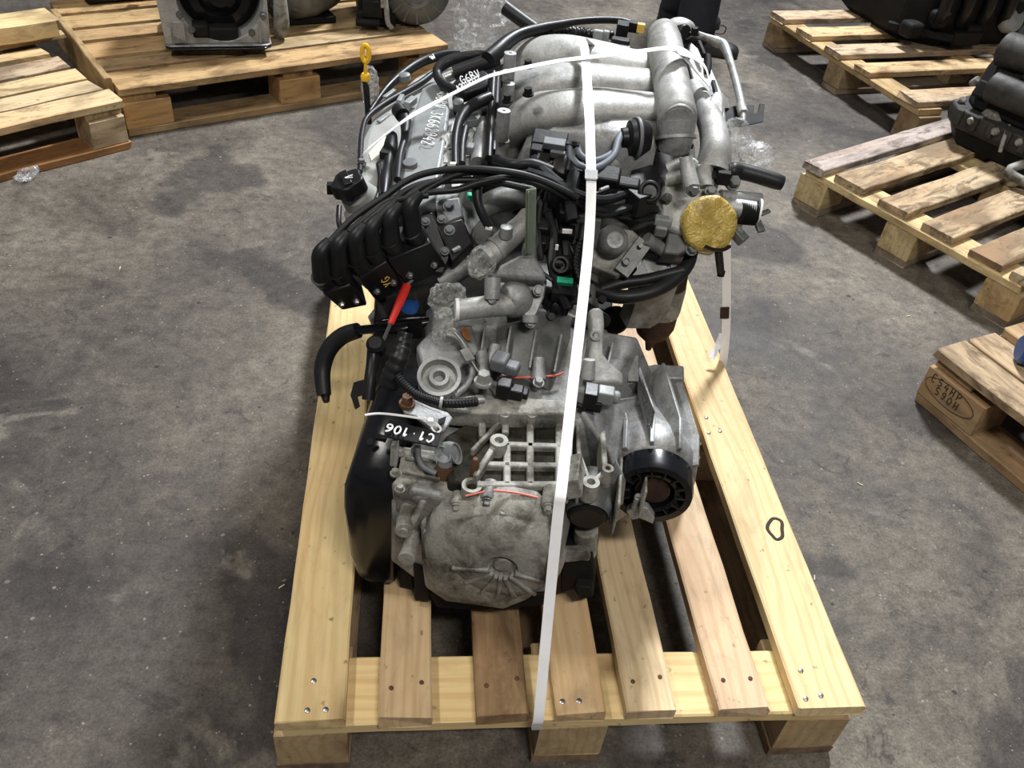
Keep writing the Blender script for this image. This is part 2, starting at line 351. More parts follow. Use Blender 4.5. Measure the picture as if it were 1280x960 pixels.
# pallet B, left rear, long side towards the camera
c0 = P(148, 112, z=.144); c1 = P(560, 55, z=.144); aB = ori(c0, c1); LB = (c1-c0).length
pB, bB, _ = pallet('wooden_pallet', 'tan wooden pallet carrying grey and black gearboxes', (c0.x, c0.y, 0), aB, LB, .8,
    [(0, .13, (.46, .32, .16, 1.3)), (.15, .235, (.40, .30, .17, 1.2)), (.262, .38, (.46, .33, .17, 1.2)), (.41, .50, (.42, .3, .16)), (.53, .64, (.45, .32, .16)), (.67, .8, (.48, .33, .16))],
    dict(low=(.40, .29, .16), block=(.48, .30, .13), str=(.42, .29, .14)), seed=5, blk=(.135, .1))
nrm = Vector((-math.sin(aB), math.cos(aB), 0))
b = plank('side_board', .62, .02, .11, (-.013, .36, .105), math.pi/2, (.42, .31, .16), pB, 77, .003)
# pallet A, far left, rough and worn
d0 = P(153, 125, z=.144); d1 = P(0, 160, z=.144); aA = ori(d1, d0); LA = 1.0
pA, bA, _ = pallet('wooden_pallet', 'weathered pale wooden pallet with chipped boards and no load', (d0.x-LA*math.cos(aA), d0.y-LA*math.sin(aA), 0), aA, LA, .7,
    [(0, .09, (.64, .50, .30, 1.3)), (.10, .175, (.60, .48, .30, 1.4), (0, -.012)), (.19, .275, (.64, .51, .30, 1.3), (0, -.006)), (.295, .385, (.50, .41, .29, 1.7), (0, -.01)), (.42, .48, (.6, .46, .26), (0, -.02)), (.56, .66, (.5, .4, .25), (0, 0))],
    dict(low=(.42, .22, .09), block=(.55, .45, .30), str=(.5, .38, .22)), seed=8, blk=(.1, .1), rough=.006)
# split plank lying on A, and a rough slab on a dark block
q0, q1 = P(-30, 64, z=.152), P(78, 43, z=.152)
b = plank('loose_plank', (q1-q0).length, .035, .016, (q0+q1)/2+Vector((0, 0, .0006)), ori(q0, q1), (.6, .45, .26), None, 99, .004); tag(b, 'thin split plank lying across the weathered empty pallet', 'plank')
q0, q1 = P(-60, 34, z=.22), P(63, 17, z=.22)
b = plank('thick_plank', (q1-q0).length, .12, .05, (q0+q1)/2-Vector((0, 0, .0252)), ori(q0, q1), (.72, .56, .30), None, 98, .006); tag(b, 'thick rough-sawn pale plank raised over the weathered empty pallet', 'plank')
for t, lb in ((.28, 'dark block propping the middle of the thick rough-sawn plank'), (.8, 'dark block propping the end of the thick rough-sawn plank')):
    mbk = MB(); mbk.box(q0+(q1-q0)*t-Vector((0, 0, .0630))+Vector((-.03, .05, 0)), (.06, .05, .024), Matrix.Rotation(ori(q0, q1), 3, 'Z')); b = mbk.build('support_block', 'brown_iron', bevel=.003); tag(b, lb, 'block')
# pallet C, upper right, stringer side towards the camera-left
e0 = P(962, 20, z=.122); e1 = P(1152, 140, z=.122); aC = ori(e0, e1); WC_ = (e1-e0).length
gap = [(0, .105), (.20, .30), (.395, .50), (.585, .68), (WC_-.105-.03, WC_-.03)]
pC, bC, _ = pallet('wooden_pallet', 'wooden pallet with five spaced boards carrying the black engine', (e1.x, e1.y, 0), aC+math.pi/2, 1.2, WC_,
    [(WC_-b_, WC_-a_, ((.55, .41, .23, 1.4) if k % 2 else (.48, .38, .26, 1.5)), (0, 0)) for k, (a_, b_) in enumerate(gap)],
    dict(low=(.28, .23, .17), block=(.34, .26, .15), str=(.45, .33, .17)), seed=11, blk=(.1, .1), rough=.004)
# pallet D, mid right
g0 = P(1003, 208, z=.122); g1 = P(1263, 352, z=.122); aD = ori(g0, g1); WD = .72
g1 = g0+Vector((math.cos(aD), math.sin(aD), 0))*WD
gapD = [(0, .075), (.105, .205), (.262, .355), (.40, .495), (.55, .64), (.665, .72)]
pD, bD, _ = pallet('wooden_pallet', 'stained wooden pallet with spaced dirty boards carrying the oily gearbox', (g1.x, g1.y, 0), aD+math.pi/2, 1.1, WD,
    [(WD-b_, WD-a_, ((.40, .35, .32, 1.5) if k == 0 else (.46, .37, .24, 1.9)), (-.012 if k else .004, 0)) for k, (a_, b_) in enumerate(gapD)],
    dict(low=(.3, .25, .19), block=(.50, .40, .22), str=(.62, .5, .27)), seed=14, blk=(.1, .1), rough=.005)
# pallet E, lower right
h0 = P(1172, 436, z=.144); h1 = P(1282, 521, z=.144); aE = ori(h0, h1); LE = 1.1
pE, bE, blE = pallet('wooden_pallet', 'brown wooden pallet with a stamped corner block beside the blue cap', (h0.x, h0.y, 0), aE, LE, .8,
    [(0, .09, (.43, .33, .21, 1.5), (0, 0)), (.098, .185, (.46, .35, .22, 1.3)), (.22, .31, (.46, .34, .2)), (.35, .44, (.46, .34, .2)), (.48, .57, (.46, .34, .2)), (.69, .8, (.46, .34, .2))],
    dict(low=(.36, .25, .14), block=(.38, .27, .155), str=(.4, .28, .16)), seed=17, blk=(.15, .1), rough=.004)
# ------------------------------------------------------------------ the engine with its gearbox (one thing)
ENG = thing('engine', 'grey aluminium car engine with gearbox strapped on the pale pallet', 'engine', (.0, .5, .144))
def pieces(mb):                                    # separate pieces become separate parts
    n = len(mb.v); pa = list(range(n))
    def fd(i):
        while pa[i] != i: pa[i] = pa[pa[i]]; i = pa[i]
        return i
    for f in mb.f:
        a = fd(f[0])
        for i in f[1:]: pa[fd(i)] = a
    g = {}
    for i in range(n): g.setdefault(fd(i), []).append(i)
    bx = [[ids, [min(mb.v[i][k] for i in ids)-.0015 for k in range(3)], [max(mb.v[i][k] for i in ids)+.0015 for k in range(3)]] for ids in g.values()]
    go = True
    while go:
        go = False
        for i in range(len(bx)):
            for j in range(i+1, len(bx)):
                if all(bx[i][1][k] <= bx[j][2][k] and bx[j][1][k] <= bx[i][2][k] for k in range(3)):
                    bx[i] = [bx[i][0]+bx[j][0], [min(a, b) for a, b in zip(bx[i][1], bx[j][1])], [max(a, b) for a, b in zip(bx[i][2], bx[j][2])]]; del bx[j]; go = True; break
            if go: break
    if len(bx) == 1: return [mb]
    out = []
    for ids, _, _ in bx:
        mp = {o: k for k, o in enumerate(ids)}; m = MB(); m.v = [mb.v[i] for i in ids]; m.f = [tuple(mp[i] for i in f) for f in mb.f if f[0] in mp]; out.append(m)
    return out
def part(mb, name, mat, parent=None, bevel=0, smooth=40, segs=2, split=True):
    for m in (pieces(mb) if split else [mb]): o = m.build(name, mat, parent or ENG, bevel, smooth, segs)
    return o
def rp(p, px): return px*depth(p)/F_PX
def TX(pts, rpx, mb=None, k='z', **kw):          # tube through photo points, each with its own height (z) or other plane
    q = [P(a, b, **{k: c}) for a, b, c in pts]
    rr = [rp(p, r) for p, r in zip(q, rpx)] if isinstance(rpx, (list, tuple)) else [rp(p, rpx) for p in q]
    return (mb or MB()).tube(q, rr, **kw)
def poly(pts, **k): return [P(a, b, **k) for a, b in pts]
def polyz(pts): return [P(a, b, z=c) for a, b, c in pts]
TOC = (CAM-Vector((-.1, .3, .4))).normalized()      # from the gearbox towards where the photographer stands
# --- block, sump and heads: solid castings mostly hidden under the rest
mb = MB()
sec = [(-.12, .2), (-.17, .3), (-.22, .40), (-.305, .47), (-.30, .53), (-.17, .57), (-.06, .5), (.05, .5), (.085, .49), (.095, .44), (.10, .2)]
mb.loft([[E(a*s, v, .2+(z-.2)*s) for a, z in sec] for v, s in ((.375, .97), (.40, 1), (.82, 1), (.85, .96))])
blk = part(mb, 'engine_block', 'alu_dark', bevel=.004)
mb = MB(); mb.loft([[E(a, v, z) for a, z in ((.05, .42), (.10, .42), (.19, .49), (.23, .545), (.15, .60), (.05, .56))] for v in (.49, .84)]); part(mb, 'cylinder_head', 'alu_dark', bevel=.006)
mb = MB(); mb.loft([[E(a, v, z) for a, z in ((-.10*s, .1445), (.11*s, .1445), (.14*s, .2), (-.13*s, .2))] for v, s in ((.40, .95), (.42, 1), (.80, 1), (.82, .95))]); part(mb, 'oil_pan', 'dark', bevel=.006)
# --- gearbox case
def ring(u0, u1, z0, z1, v, c=.25):
    w, h = (u1-u0)*c, (z1-z0)*c
    return [E(u0+w, v, z0), E(u1-w, v, z0), E(u1, v, z0+h), E(u1, v, z1-h), E(u1-w*.45, v, z1), E(u0+w*.45, v, z1), E(u0, v, z1-h*.6), E(u0, v, z0+h)]
mb = MB(); mb.loft([ring(-.135, .095, .178, .382, .035), ring(-.14, .10, .168, .385, .08), ring(-.145, .105, .16, .388, .165), ring(-.15, .125, .155, .415, .185), ring(-.16, .15, .152, .425, .23), ring(-.185, .19, .15, .455, .31), ring(-.19, .2, .15, .462, .335)])
case = part(mb, 'gearbox_case', 'alu', bevel=.006, segs=3)
# bell-housing flange
mb = MB(); fp = [(575, 440), (590, 408), (625, 392), (665, 386), (705, 390), (735, 402), (760, 440), (795, 476), (818, 471), (855, 473), (854, 512), (868, 542), (866, 585), (862, 606), (835, 612), (760, 590), (600, 590), (570, 520)]
mb.prism([Vector((q.x, q.y, max(q.z, .15))) for q in poly(fp, v=.335)], VX*.032); part(mb, 'bell_flange', 'alu', bevel=.003)
# sloping shoulder between bell and differential
mb = MB(); mb.prism(polyz([(724, 512, .43), (758, 500, .43), (800, 492, .40), (850, 515, .35), (838, 556, .335), (802, 592, .345), (776, 606, .36), (760, 560, .385)]), (0, 0, -.09)); part(mb, 'case_shoulder', 'alu', bevel=.006)
# rib grid over oily pockets
ZG = .412
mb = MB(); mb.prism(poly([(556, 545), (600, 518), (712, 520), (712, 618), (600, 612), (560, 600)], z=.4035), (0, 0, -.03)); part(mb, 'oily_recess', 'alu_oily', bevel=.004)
def rib(pts, w=.0095, z=ZG, h=.03, mat='alu_dirty', name='rib'):
    a, b = [P(x, y, z=z) for x, y in pts]; m = MB(); m.bar(a-ZX*h/2, b-ZX*h/2, w, h); return part(m, name, mat, case, .0022)
for pts in ([(630, 554), (709, 557)], [(606, 579), (707, 581)], [(596, 604), (706, 604)], [(634, 552), (634, 605)], [(663, 519), (663, 605)], [(699, 515), (699, 606)], [(632, 519), (632, 540)], [(603, 518), (603, 545)]): rib(pts)
rib([(622, 549), (594, 594)], .008, .42); rib([(628, 522), (590, 562)], .006, .414); rib([(712, 520), (708, 610)], .012, .418)
rib([(722, 520), (726, 604)], .006, .41, .04); rib([(752, 516), (757, 590)], .008, .40, .04); rib([(757, 588), (735, 605)], .007, .40, .03); rib([(722, 560), (737, 600)], .006, .405, .03)
rib([(778, 560), (774, 632)], .004, .385, .06); rib([(808, 520), (808, 615)], .0035, .38, .05)
def boss(px, py, rpx, z, h, hole=.5, mat='alu_dirty', axis=(0, 0, 1)):
    p = P(px, py, z=z); r = rp(p, rpx); m = MB(); a = Vector(axis).normalized()
    m.lathe(p-a*h, a, [(r*1.08, 0), (r, h*.6), (r, h), (r*hole, h), (r*hole*.95, h*.6)], 20); part(m, 'boss', mat, case)
for a in ((631, 517, 7, .426, .035), (665, 517, 7, .426, .035), (624, 550, 11.5, .425, .04), (739, 602, 11, .412, .028), (760, 585, 7.5, .41, .03), (590, 606, 13, .41, .05, .62), (826, 525, 9, .36, .03, .4), (838, 533, 5, .36, .03)): boss(*a)
mb = MB(); p = P(592, 598, z=.40); mb.lathe(p, (0, 0, 1), [(.0058, 0), (.0058, .026), (.0045, .032), (.003, .036)], 12); part(mb, 'stud', 'rust')
# flat step between grid and bell with its red paint mark
mb = MB(); mb.prism(polyz([(548, 498, .432), (600, 492, .434), (702, 500, .434), (708, 517, .43), (600, 516, .43), (560, 512, .425)]), (0, 0, -.03)); part(mb, 'case_step', 'alu_dirty', bevel=.003)
mb = MB(); TX([(625, 471, .437), (650, 472, .438), (690, 470, .441), (704, 466, .443)], 1.5, mb, seg=6); TX([(582, 620, .412), (600, 616, .416), (606, 614, .417)], 1.2, mb, seg=6); TX([(617, 613, .418), (645, 616, .418), (672, 622, .415)], 1.5, mb, seg=6)
TX([(745, 463, .452), (749, 470, .448), (745, 474, .446)], 1.2, mb, seg=6); lab(part(mb, 'paint_mark', 'redpaint'), 'red paint line')
# bell roof: smooth cone segment rising to the flange
mb = MB(); rr = []
for v, z1, u0, u1 in ((.225, .436, -.11, .115), (.27, .452, -.13, .14), (.31, .468, -.14, .15), (.337, .474, -.145, .155)):
    rr.append([E(u0+(u1-u0)*t, v, z1-.09*(2*t-1)**2) for t in [i/10 for i in range(11)]]+[E(u0+(u1-u0)*t, v, .36) for t in (1, .5, 0)])
mb.loft(rr); part(mb, 'bell_roof', 'alu_dark', smooth=60)
mb = MB()
for a, b in (((605, 470), (602, 440)), ((673, 476), (674, 448)), ((612, 462), (620, 432))): mb.tube([P(*a, z=.438), P(*b, z=.455)], [.011, .008], 12, 2)
part(mb, 'bell_rib', 'alu', bevel=.001)
mb = MB(); mb.bolt(P(604, 478, z=.452), (0, 0, 1), .0095, .014); part(mb, 'bolt', 'alu_bright', case)
mb = MB(); mb.bolt(P(673, 479, z=.442), (0, -.3, 1), .006, .008); mb.bolt(P(735, 473, z=.452), (0, -.5, 1), .005, .006); mb.bolt(P(629, 640, v=.012), -VX, .005, .006); part(mb, 'bolt', 'alu', case)
# sensor block on bell roof
mb = MB(); mb.box(P(625, 452, z=.468), (.022, .026, .02), Matrix.Rotation(-.4, 3, 'Z')); mb.box(P(640, 460, z=.462), (.02, .02, .016), Matrix.Rotation(-.4, 3, 'Z')); part(mb, 'sensor', 'plastic_grey', bevel=.003)
mb = MB(); mb.box(P(630, 485, z=.45), (.02, .02, .022), EM); mb.box(P(644, 490, z=.442), (.022, .018, .016), EM); mb.box(P(655, 492, z=.437), (.012, .016, .01), EM); part(mb, 'connector', 'plastic', bevel=.002)
c = mb = MB(); mb.box(P(738, 495, z=.452), (.018, .026, .026), EM); mb.box(P(742, 504, z=.438), (.022, .02, .016), EM); TX([(740, 509, .436), (728, 509, .43), (718, 504, .43)], 4, mb); part(mb, 'connector', 'plastic', bevel=.002)
mb = MB(); mb.box(P(757, 494, z=.452), (.022, .02, .02), EM); mb.lathe(P(766, 496, z=.45), UX, [(.009, 0), (.009, .008), (.005, .01)], 14); part(mb, 'connector', 'connector_grey', bevel=.002)
# mount arm on the right of the bell
mb = MB(); mb.loft([[P(a, b, z=z)+Vector(o) for o in ((-w, 0, -.012), (w, 0, -.012), (w, 0, .006), (w*.4, 0, .011), (-w*.4, 0, .011), (-w, 0, .006))] for a, b, z, w in ((744, 392, .50, .011), (746, 408, .49, .010), (745, 428, .478, .009), (744, 446, .466, .010), (750, 458, .456, .014), (757, 470, .448, .024), (757, 484, .44, .024))]); part(mb, 'mount_arm', 'alu_bright', bevel=.003, segs=3)
mb = MB(); p0, p1 = P(737, 449, z=.475), P(735, 474, z=.45); mb.tube([p0, p1], [.0085, .0105], 16, 2); mb.lathe(p1, p1-p0, [(.0045, .0), (.0045, .002)], 12); part(mb, 'mount_boss', 'alu_bright', bevel=.001)
mb = MB(); mb.lathe(P(744, 421, z=.487), (0, -.5, 1), [(.008, 0), (.008, .004), (.005, .004), (.005, .002)], 16); part(mb, 'bushing', 'alu_dark')
mb = MB(); mb.bar(P(791, 444, z=.44), P(791, 478, z=.415), .018, .008, (0, -.6, 1)); mb.bar(P(791, 476, z=.414), P(793, 496, z=.385), .018, .008, (0, -.9, 1)); part(mb, 'cable_bracket', 'alu_dark', bevel=.0015)
# differential housing and its black output ring
DC = P(816, 603, v=.155)
mb = MB(); mb.loft([[DC+VX*d+UX*du+ZX*dz+UX*(q*math.cos(t_))+ZX*(q*math.sin(t_)) for t_ in [6.28319*k/36 for k in range(36)]] for d, q, du, dz in ((.006, .052, 0, 0), (.012, .0585, 0, 0), (.035, .061, 0, 0), (.06, .058, -.006, 0), (.12, .045, -.03, 0), (.185, .04, -.04, 0))]); part(mb, 'differential_housing', 'alu', smooth=50)
for a0, a1, w_ in ((100, .0, .006), (65, .0, .005), (30, .0, .005), (135, .0, .006)):
    t_ = math.radians(a0); d_ = UX*math.cos(t_)+ZX*math.sin(t_); m = MB(); m.prism([DC+VX*.012+d_*.05, DC+VX*.012+d_*.066, DC+VX*.07+d_*.068, DC+VX*.182+d_*.075-UX*.03, DC+VX*.182+d_*.03-UX*.03], d_.cross(VX)*w_); part(m, 'housing_rib', 'alu', case, .001)
mb = MB(); mb.tube([P(842, 528, z=.36), P(856, 556, z=.34), P(866, 575, z=.32)], [.012, .011, .012], 14, 4); mb.tube([P(860, 548, z=.335), P(868, 560, z=.325)], .013, 14, 2); mb.tube([P(820, 530, z=.36), P(845, 560, z=.345), P(858, 600, z=.31)], [.008, .01, .009], 12, 4); part(mb, 'housing_web', 'alu_bright')
mb = MB(); mb.lathe(DC-VX*.004, VX, [(.030, .004), (.030, -.016), (.036, -.018), (.036, -.008), (.044, -.008), (.044, -.02), (.0535, -.02), (.0555, -.012), (.0555, .02)], 40); dr = part(mb, 'output_ring', 'gloss_black', smooth=35)
for k in range(14):
    a = k*6.28319/14; d = UX*math.cos(a)+ZX*math.sin(a); m = MB(); m.bar(DC-VX*.016+d*.031, DC-VX*.016+d*.05, .0028, .016, VX); part(m, 'ring_rib', 'plastic', dr, .0006)
mb = MB(); mb.lathe(DC-VX*.004, VX, [(.024, -.012), (.024, .0), (.019, .0), (.019, -.012), (.0195, -.014)], 28); mb.lathe(DC-VX*.002, VX, [(.019, 0), (.017, .03)], 24); part(mb, 'output_seal', 'brown_iron')
mb = MB(); mb.prism(poly([(783, 640), (796, 632), (810, 636), (818, 648), (816, 655), (800, 648), (790, 650)], v=.12), VX*.012); mb.tube([P(792, 634, v=.12), P(797, 622, v=.12)], .004, 10, 2); mb.lathe(P(798, 624, v=.118), VX, [(.006, 0), (.006, .006)], 12); part(mb, 'oil_guide', 'alu_bright', bevel=.001)
mb = MB(); mb.prism(poly([(770, 578), (782, 604), (779, 630), (768, 636), (758, 604)], v=.125), VX*.008); part(mb, 'case_web', 'alu', bevel=.001)
# rubber plug and lower right castings
pp = P(734, 645, v=.075)
mb = MB(); mb.lathe(pp, -VX-ZX*.15+UX*.05, [(.03, -.06), (.032, -.01), (.0275, 0), (.026, -.004), (.005, -.006)], 32); part(mb, 'plug_housing', 'alu_dark')
mb = MB(); mb.lathe(pp, -VX-ZX*.15+UX*.05, [(.0262, -.01), (.0262, .002), (.022, .005), (.003, .003)], 32); lab(part(mb, 'rubber_plug', 'plastic'), 'round black rubber plug')
mb = MB(); mb.tube([P(733, 660, v=.09), P(732, 690, v=.09)], .0165, 18, 2); mb.prism(poly([(704, 605), (722, 600), (728, 622), (708, 626)], v=.05), VX*.05); part(mb, 'drain_housing', 'alu_dirty', bevel=.002)
mb = MB(); mb.prism(poly([(702, 690), (722, 683), (741, 690), (744, 722), (741, 748), (726, 750), (716, 738), (700, 742)], v=.075), VX*.08); mb.prism(poly([(718, 733), (740, 735), (742, 746), (724, 750)], v=.06), VX*.03); part(mb, 'lower_bracket', 'dark', bevel=.003)
mb = MB(); mb.prism(poly([(703, 690), (735, 688), (738, 700), (706, 704)], v=.066), VX*.012); part(mb, 'lower_bracket_lip', 'alu_dirty', bevel=.002)
# end cover with dome, hub and ribs
ec = [(526, 655), (541, 640), (556, 626), (580, 622), (600, 617), (640, 616), (670, 622), (690, 640), (697, 668), (692, 715), (666, 740), (636, 752), (594, 746), (556, 741), (531, 724), (527, 690)]
pl = poly(ec, v=.03); cen = sum(pl, Vector())/len(pl)
mb = MB(); mb.loft([[q+VX*.012 for q in pl], [q+VX*.0 for q in pl], [q+(cen-q)*.04-VX*.012 for q in pl], [q+(cen-q)*.13-VX*.024 for q in pl], [q+(cen-q)*.32-VX*.031 for q in pl], [q+(cen-q)*.6-VX*.034 for q in pl]]); ecv = part(mb, 'end_cover', 'alu_dirty', bevel=.0025, smooth=32, segs=3)
hub = P(630, 698, v=-.0)
mb = MB(); mb.lathe(hub+VX*.004, -VX, [(.078, -.012), (.075, .002), (.066, .011), (.045, .016), (.028, .018), (.020, .018), (.019, .013), (.012, .012), (.011, .016), (.003, .017)], 40); part(mb, 'dome', 'alu_dirty', ecv, smooth=35)
for a in (-155, -130, -108, -90, -72, -48, -20):
    r = math.radians(a); d = UX*math.cos(r)+ZX*math.sin(r); m = MB(); m.bar(hub-VX*.012+d*.018, hub-VX*.003+d*.07, .005, .014, VX); part(m, 'cover_rib', 'alu_dirty', ecv, .001)
m = MB(); m.bar(P(530, 697, v=.012), P(600, 700, v=.002), .005, .012, VX); part(m, 'cover_rib', 'alu_dirty', ecv, .0015)
for x, y in ((534, 661), (571, 634), (609, 627), (686, 634), (541, 712)):
    m = MB(); q = P(x, y, v=.022); m.lathe(q+VX*.03, -VX, [(.0105, 0), (.0105, .026), (.009, .029)], 16); m.bolt(q, -VX, .0055, .007); part(m, 'bolt_boss', 'alu_dirty' if x != 609 else 'alu', ecv)
# left shoulder of the case with two tubular bosses
mb = MB(); mb.prism(polyz([(490, 562, .40), (502, 556, .402), (545, 562, .398), (565, 590, .39), (585, 612, .39), (578, 622, .385), (496, 620, .37), (488, 600, .38)]), (0, 0, -.10)); part(mb, 'case_shoulder', 'alu_dirty', bevel=.005, segs=3)
mb = MB(); mb.prism(poly([(488, 556), (494, 556), (498, 625), (508, 690), (500, 694), (490, 640), (486, 600)], v=.06), VX*.02); part(mb, 'pan_flange', 'alu_dirty', bevel=.002)
mb = MB(); mb.tube([P(512, 622, v=.05), P(507, 645, v=.02), P(505, 664, v=-.008)], [.009, .010, .0115], 16, 3); mb.tube([P(524, 656, v=.05), P(514, 680, v=.015), P(508, 699, v=-.012)], [.008, .0100, .0115], 16, 3)
mb.lathe(P(505, 664, v=-.008), -VX, [(.0055, -.001), (.0055, .0015)], 12); mb.tube([P(532, 622, v=.04), P(519, 646, v=.015), P(511, 662, v=0)], .005, 10, 3)
mb.prism(poly([(498, 622), (520, 620), (516, 640), (502, 700), (498, 660)], v=.045), VX*.03); part(mb, 'side_boss', 'alu_dirty', bevel=.001)
mb = MB(); mb.prism(poly([(497, 700), (515, 704), (518, 738), (500, 734)], v=.05), VX*.04); mb.prism(poly([(516, 706), (537, 715), (538, 752), (518, 752)], v=.03), VX*.05); mb.prism(poly([(535, 740), (600, 748), (690, 742), (690, 756), (600, 764), (545, 760)], v=.03), VX*.06); part(mb, 'lower_bracket', 'dark', bevel=.003)
# black pressed pan on the side of the gearbox
mb = MB()
cs = [(450, 716, .165), (437, 655, .24), (432, 600, .335), (434, 572, .375)]
def pr(v, e, zt):
    return [E(-.132, v, .160+.01*e), E(-.165, v, .150+.01*e), E(-.188+.008*e, v, .158+.012*e), E(-.198+.009*e, v, .20+.006*e), E(-.205+.009*e, v, zt-.09), E(-.203+.009*e, v, zt-.045), E(-.19+.006*e, v, zt-.012-.004*e), E(-.165, v, zt-.004*e), E(-.132, v, zt-.01*e)]
mb.loft([pr(.040, 2.4, .375), pr(.046, .8, .385), pr(.056, 0, .392), (pr(.12, 0, .412)), pr(.19, 0, .432), pr(.225, .6, .43), pr(.245, 2.5, .40)]); lab(part(mb, 'gearbox_pan', 'gloss_black', bevel=.004, smooth=60, segs=3), 'glossy black pressed-steel gearbox pan')
mb = MB(); mb.bar(P(470, 546, z=.425), P(483, 549, z=.425), .008, .006); mb.lathe(P(463, 552, z=.41), (-.3, -.4, 1), [(.0055, 0), (.0055, .001), (.0045, .001)], 14); part(mb, 'pan_clip', 'dark', bevel=.001)
# sensor with oval plug next to the stud
mb = MB(); p = P(556, 586, z=.40); mb.lathe(p-ZX*.01, (0, 0, 1), [(.013, 0), (.012, .012), (.010, .02)], 16); part(mb, 'sensor_seat', 'rust')
mb = MB(); mb.lathe(p+ZX*.008, (0, 0, 1), [(.0095, 0), (.0095, .012), (.006, .016)], 14); mb.lathe(P(555, 568, z=.425), (-.55, -.55, .6), [(.012, -.018), (.0135, -.004), (.0135, .004), (.0115, .004), (.011, -.002)], 20, 1, .75)
mb.lathe(P(567, 566, z=.428), (.6, -.65, .45), [(.011, -.016), (.0135, -.004), (.0135, .006), (.0115, .006), (.0115, 0)], 18, .62, 1.15); part(mb, 'speed_sensor', 'connector_grey')
mb = MB(); TX([(522, 556, .42), (523, 572, .408), (530, 584, .402), (545, 592, .398)], 4, mb); part(mb, 'vent_pipe', 'plastic_grey')
# oil-filter seat, cooler lines, bracket
p = P(549, 472, z=.452); ax = Vector((-.05, -.45, 1))
mb = MB(); mb.lathe(p, ax, [(.030, -.05), (.0285, -.008), (.0295, .0), (.0295, .006), (.0245, .006), (.023, -.008), (.0145, -.008), (.0135, .004), (.0085, .004), (.008, -.012)], 40); part(mb, 'filter_seat', 'alu_bright', smooth=35)
mb = MB(); TX([(558, 418, .47), (575, 425, .465), (588, 448, .455), (590, 470, .445), (580, 485, .44), (567, 495, .44)], 4.5, mb); part(mb, 'cooler_pipe', 'alu')
mb = MB(); TX([(568, 415, .475), (580, 430, .468), (590, 452, .46), (603, 472, .452)], 1.3, mb, seg=6); mb.bar(P(580, 438, z=.465), P(588, 452, z=.46), .014, .008); part(mb, 'sensor_lead', 'alu_bright', bevel=.001)
mb = MB(); mb.prism(polyz([(500, 504, .446), (506, 497, .447), (516, 498, .447), (538, 508, .446), (560, 515, .444), (566, 522, .442), (556, 538, .438), (547, 539, .438), (538, 534, .44), (520, 520, .443), (506, 516, .444)]), (0, 0, -.006)); part(mb, 'bracket', 'alu', bevel=.0015)
mb = MB(); mb.prism(poly([(548, 524), (558, 520), (556, 528), (549, 533)], z=.4432), (0, 0, -.0006)); part(mb, 'bracket_hole', 'dark')
mb = MB(); mb.bolt(P(509, 505, z=.447), (0, 0, 1), .008, .012); part(mb, 'bolt', 'rust')
mb = MB(); TX([(496, 470, .49), (505, 481, .483), (520, 493, .476), (545, 502, .468), (553, 504, .467)], 5.2, mb, rib=(.0035, .12)); TX([(553, 504, .467), (575, 504, .463), (596, 502, .46)], 6.2, mb, rib=(.0045, .05)); part(mb, 'corrugated_hose', 'rubber')
mb = MB(); a, b = P(550, 503.5, z=.467), P(553.5, 504, z=.467); mb.tube([a, b], .0085, 14, 2); part(mb, 'hose_clip', 'alu_bright')
mb = MB(); TX([(595, 502, .455), (604, 501, .452)], 4, mb); part(mb, 'hose_stub', 'alu')
mb = MB(); TX([(507, 416, .52), (503, 432, .508), (499, 448, .498), (492, 466, .48), (486, 482, .46)], [9, 11, 12.5, 14, 13], mb, rib=(.011, .05)); part(mb, 'rubber_elbow', 'rubber')
mb = MB(); TX([(468, 430, .47), (466, 450, .455), (463, 475, .44), (460, 500, .42)], [9, 8, 8, 8], mb); mb.lathe(P(470, 432, z=.47), (-.1, -.5, 1), [(.013, -.012), (.013, .006), (.009, .01)], 18); part(mb, 'filler_tube', 'plastic')
mb = MB(); mb.prism(polyz([(442, 478, .39), (462, 472, .40), (463, 492, .395), (453, 494, .39), (447, 496, .385), (450, 508, .38), (444, 512, .375), (438, 494, .385)]), (.0, .004, -.004)); part(mb, 'harness_clip', 'dark', bevel=.001)
mb = MB(); TX([(405, 494, .335), (403, 462, .36), (411, 437, .385), (428, 420, .405), (448, 413, .42)], [9, 10.5, 11, 11, 10], mb, seg=16); part(mb, 'foam_sleeve', 'rubber')
mb = MB(); TX([(408, 502, .33), (406, 490, .335)], [4, 7], mb, n=2); part(mb, 'sleeve_end', 'plastic')
mb = MB(); TX([(440, 414, .418), (470, 411, .43), (500, 412, .435), (530, 404, .44), (556, 402, .44)], [6, 6, 6, 7, 6], mb); TX([(470, 404, .43), (505, 399, .44), (535, 397, .44)], 5, mb); mb.box(P(519, 416, z=.435), (.02, .016, .03)); lab(part(mb, 'hard_pipe', 'gloss_black'), 'glossy black pipe')
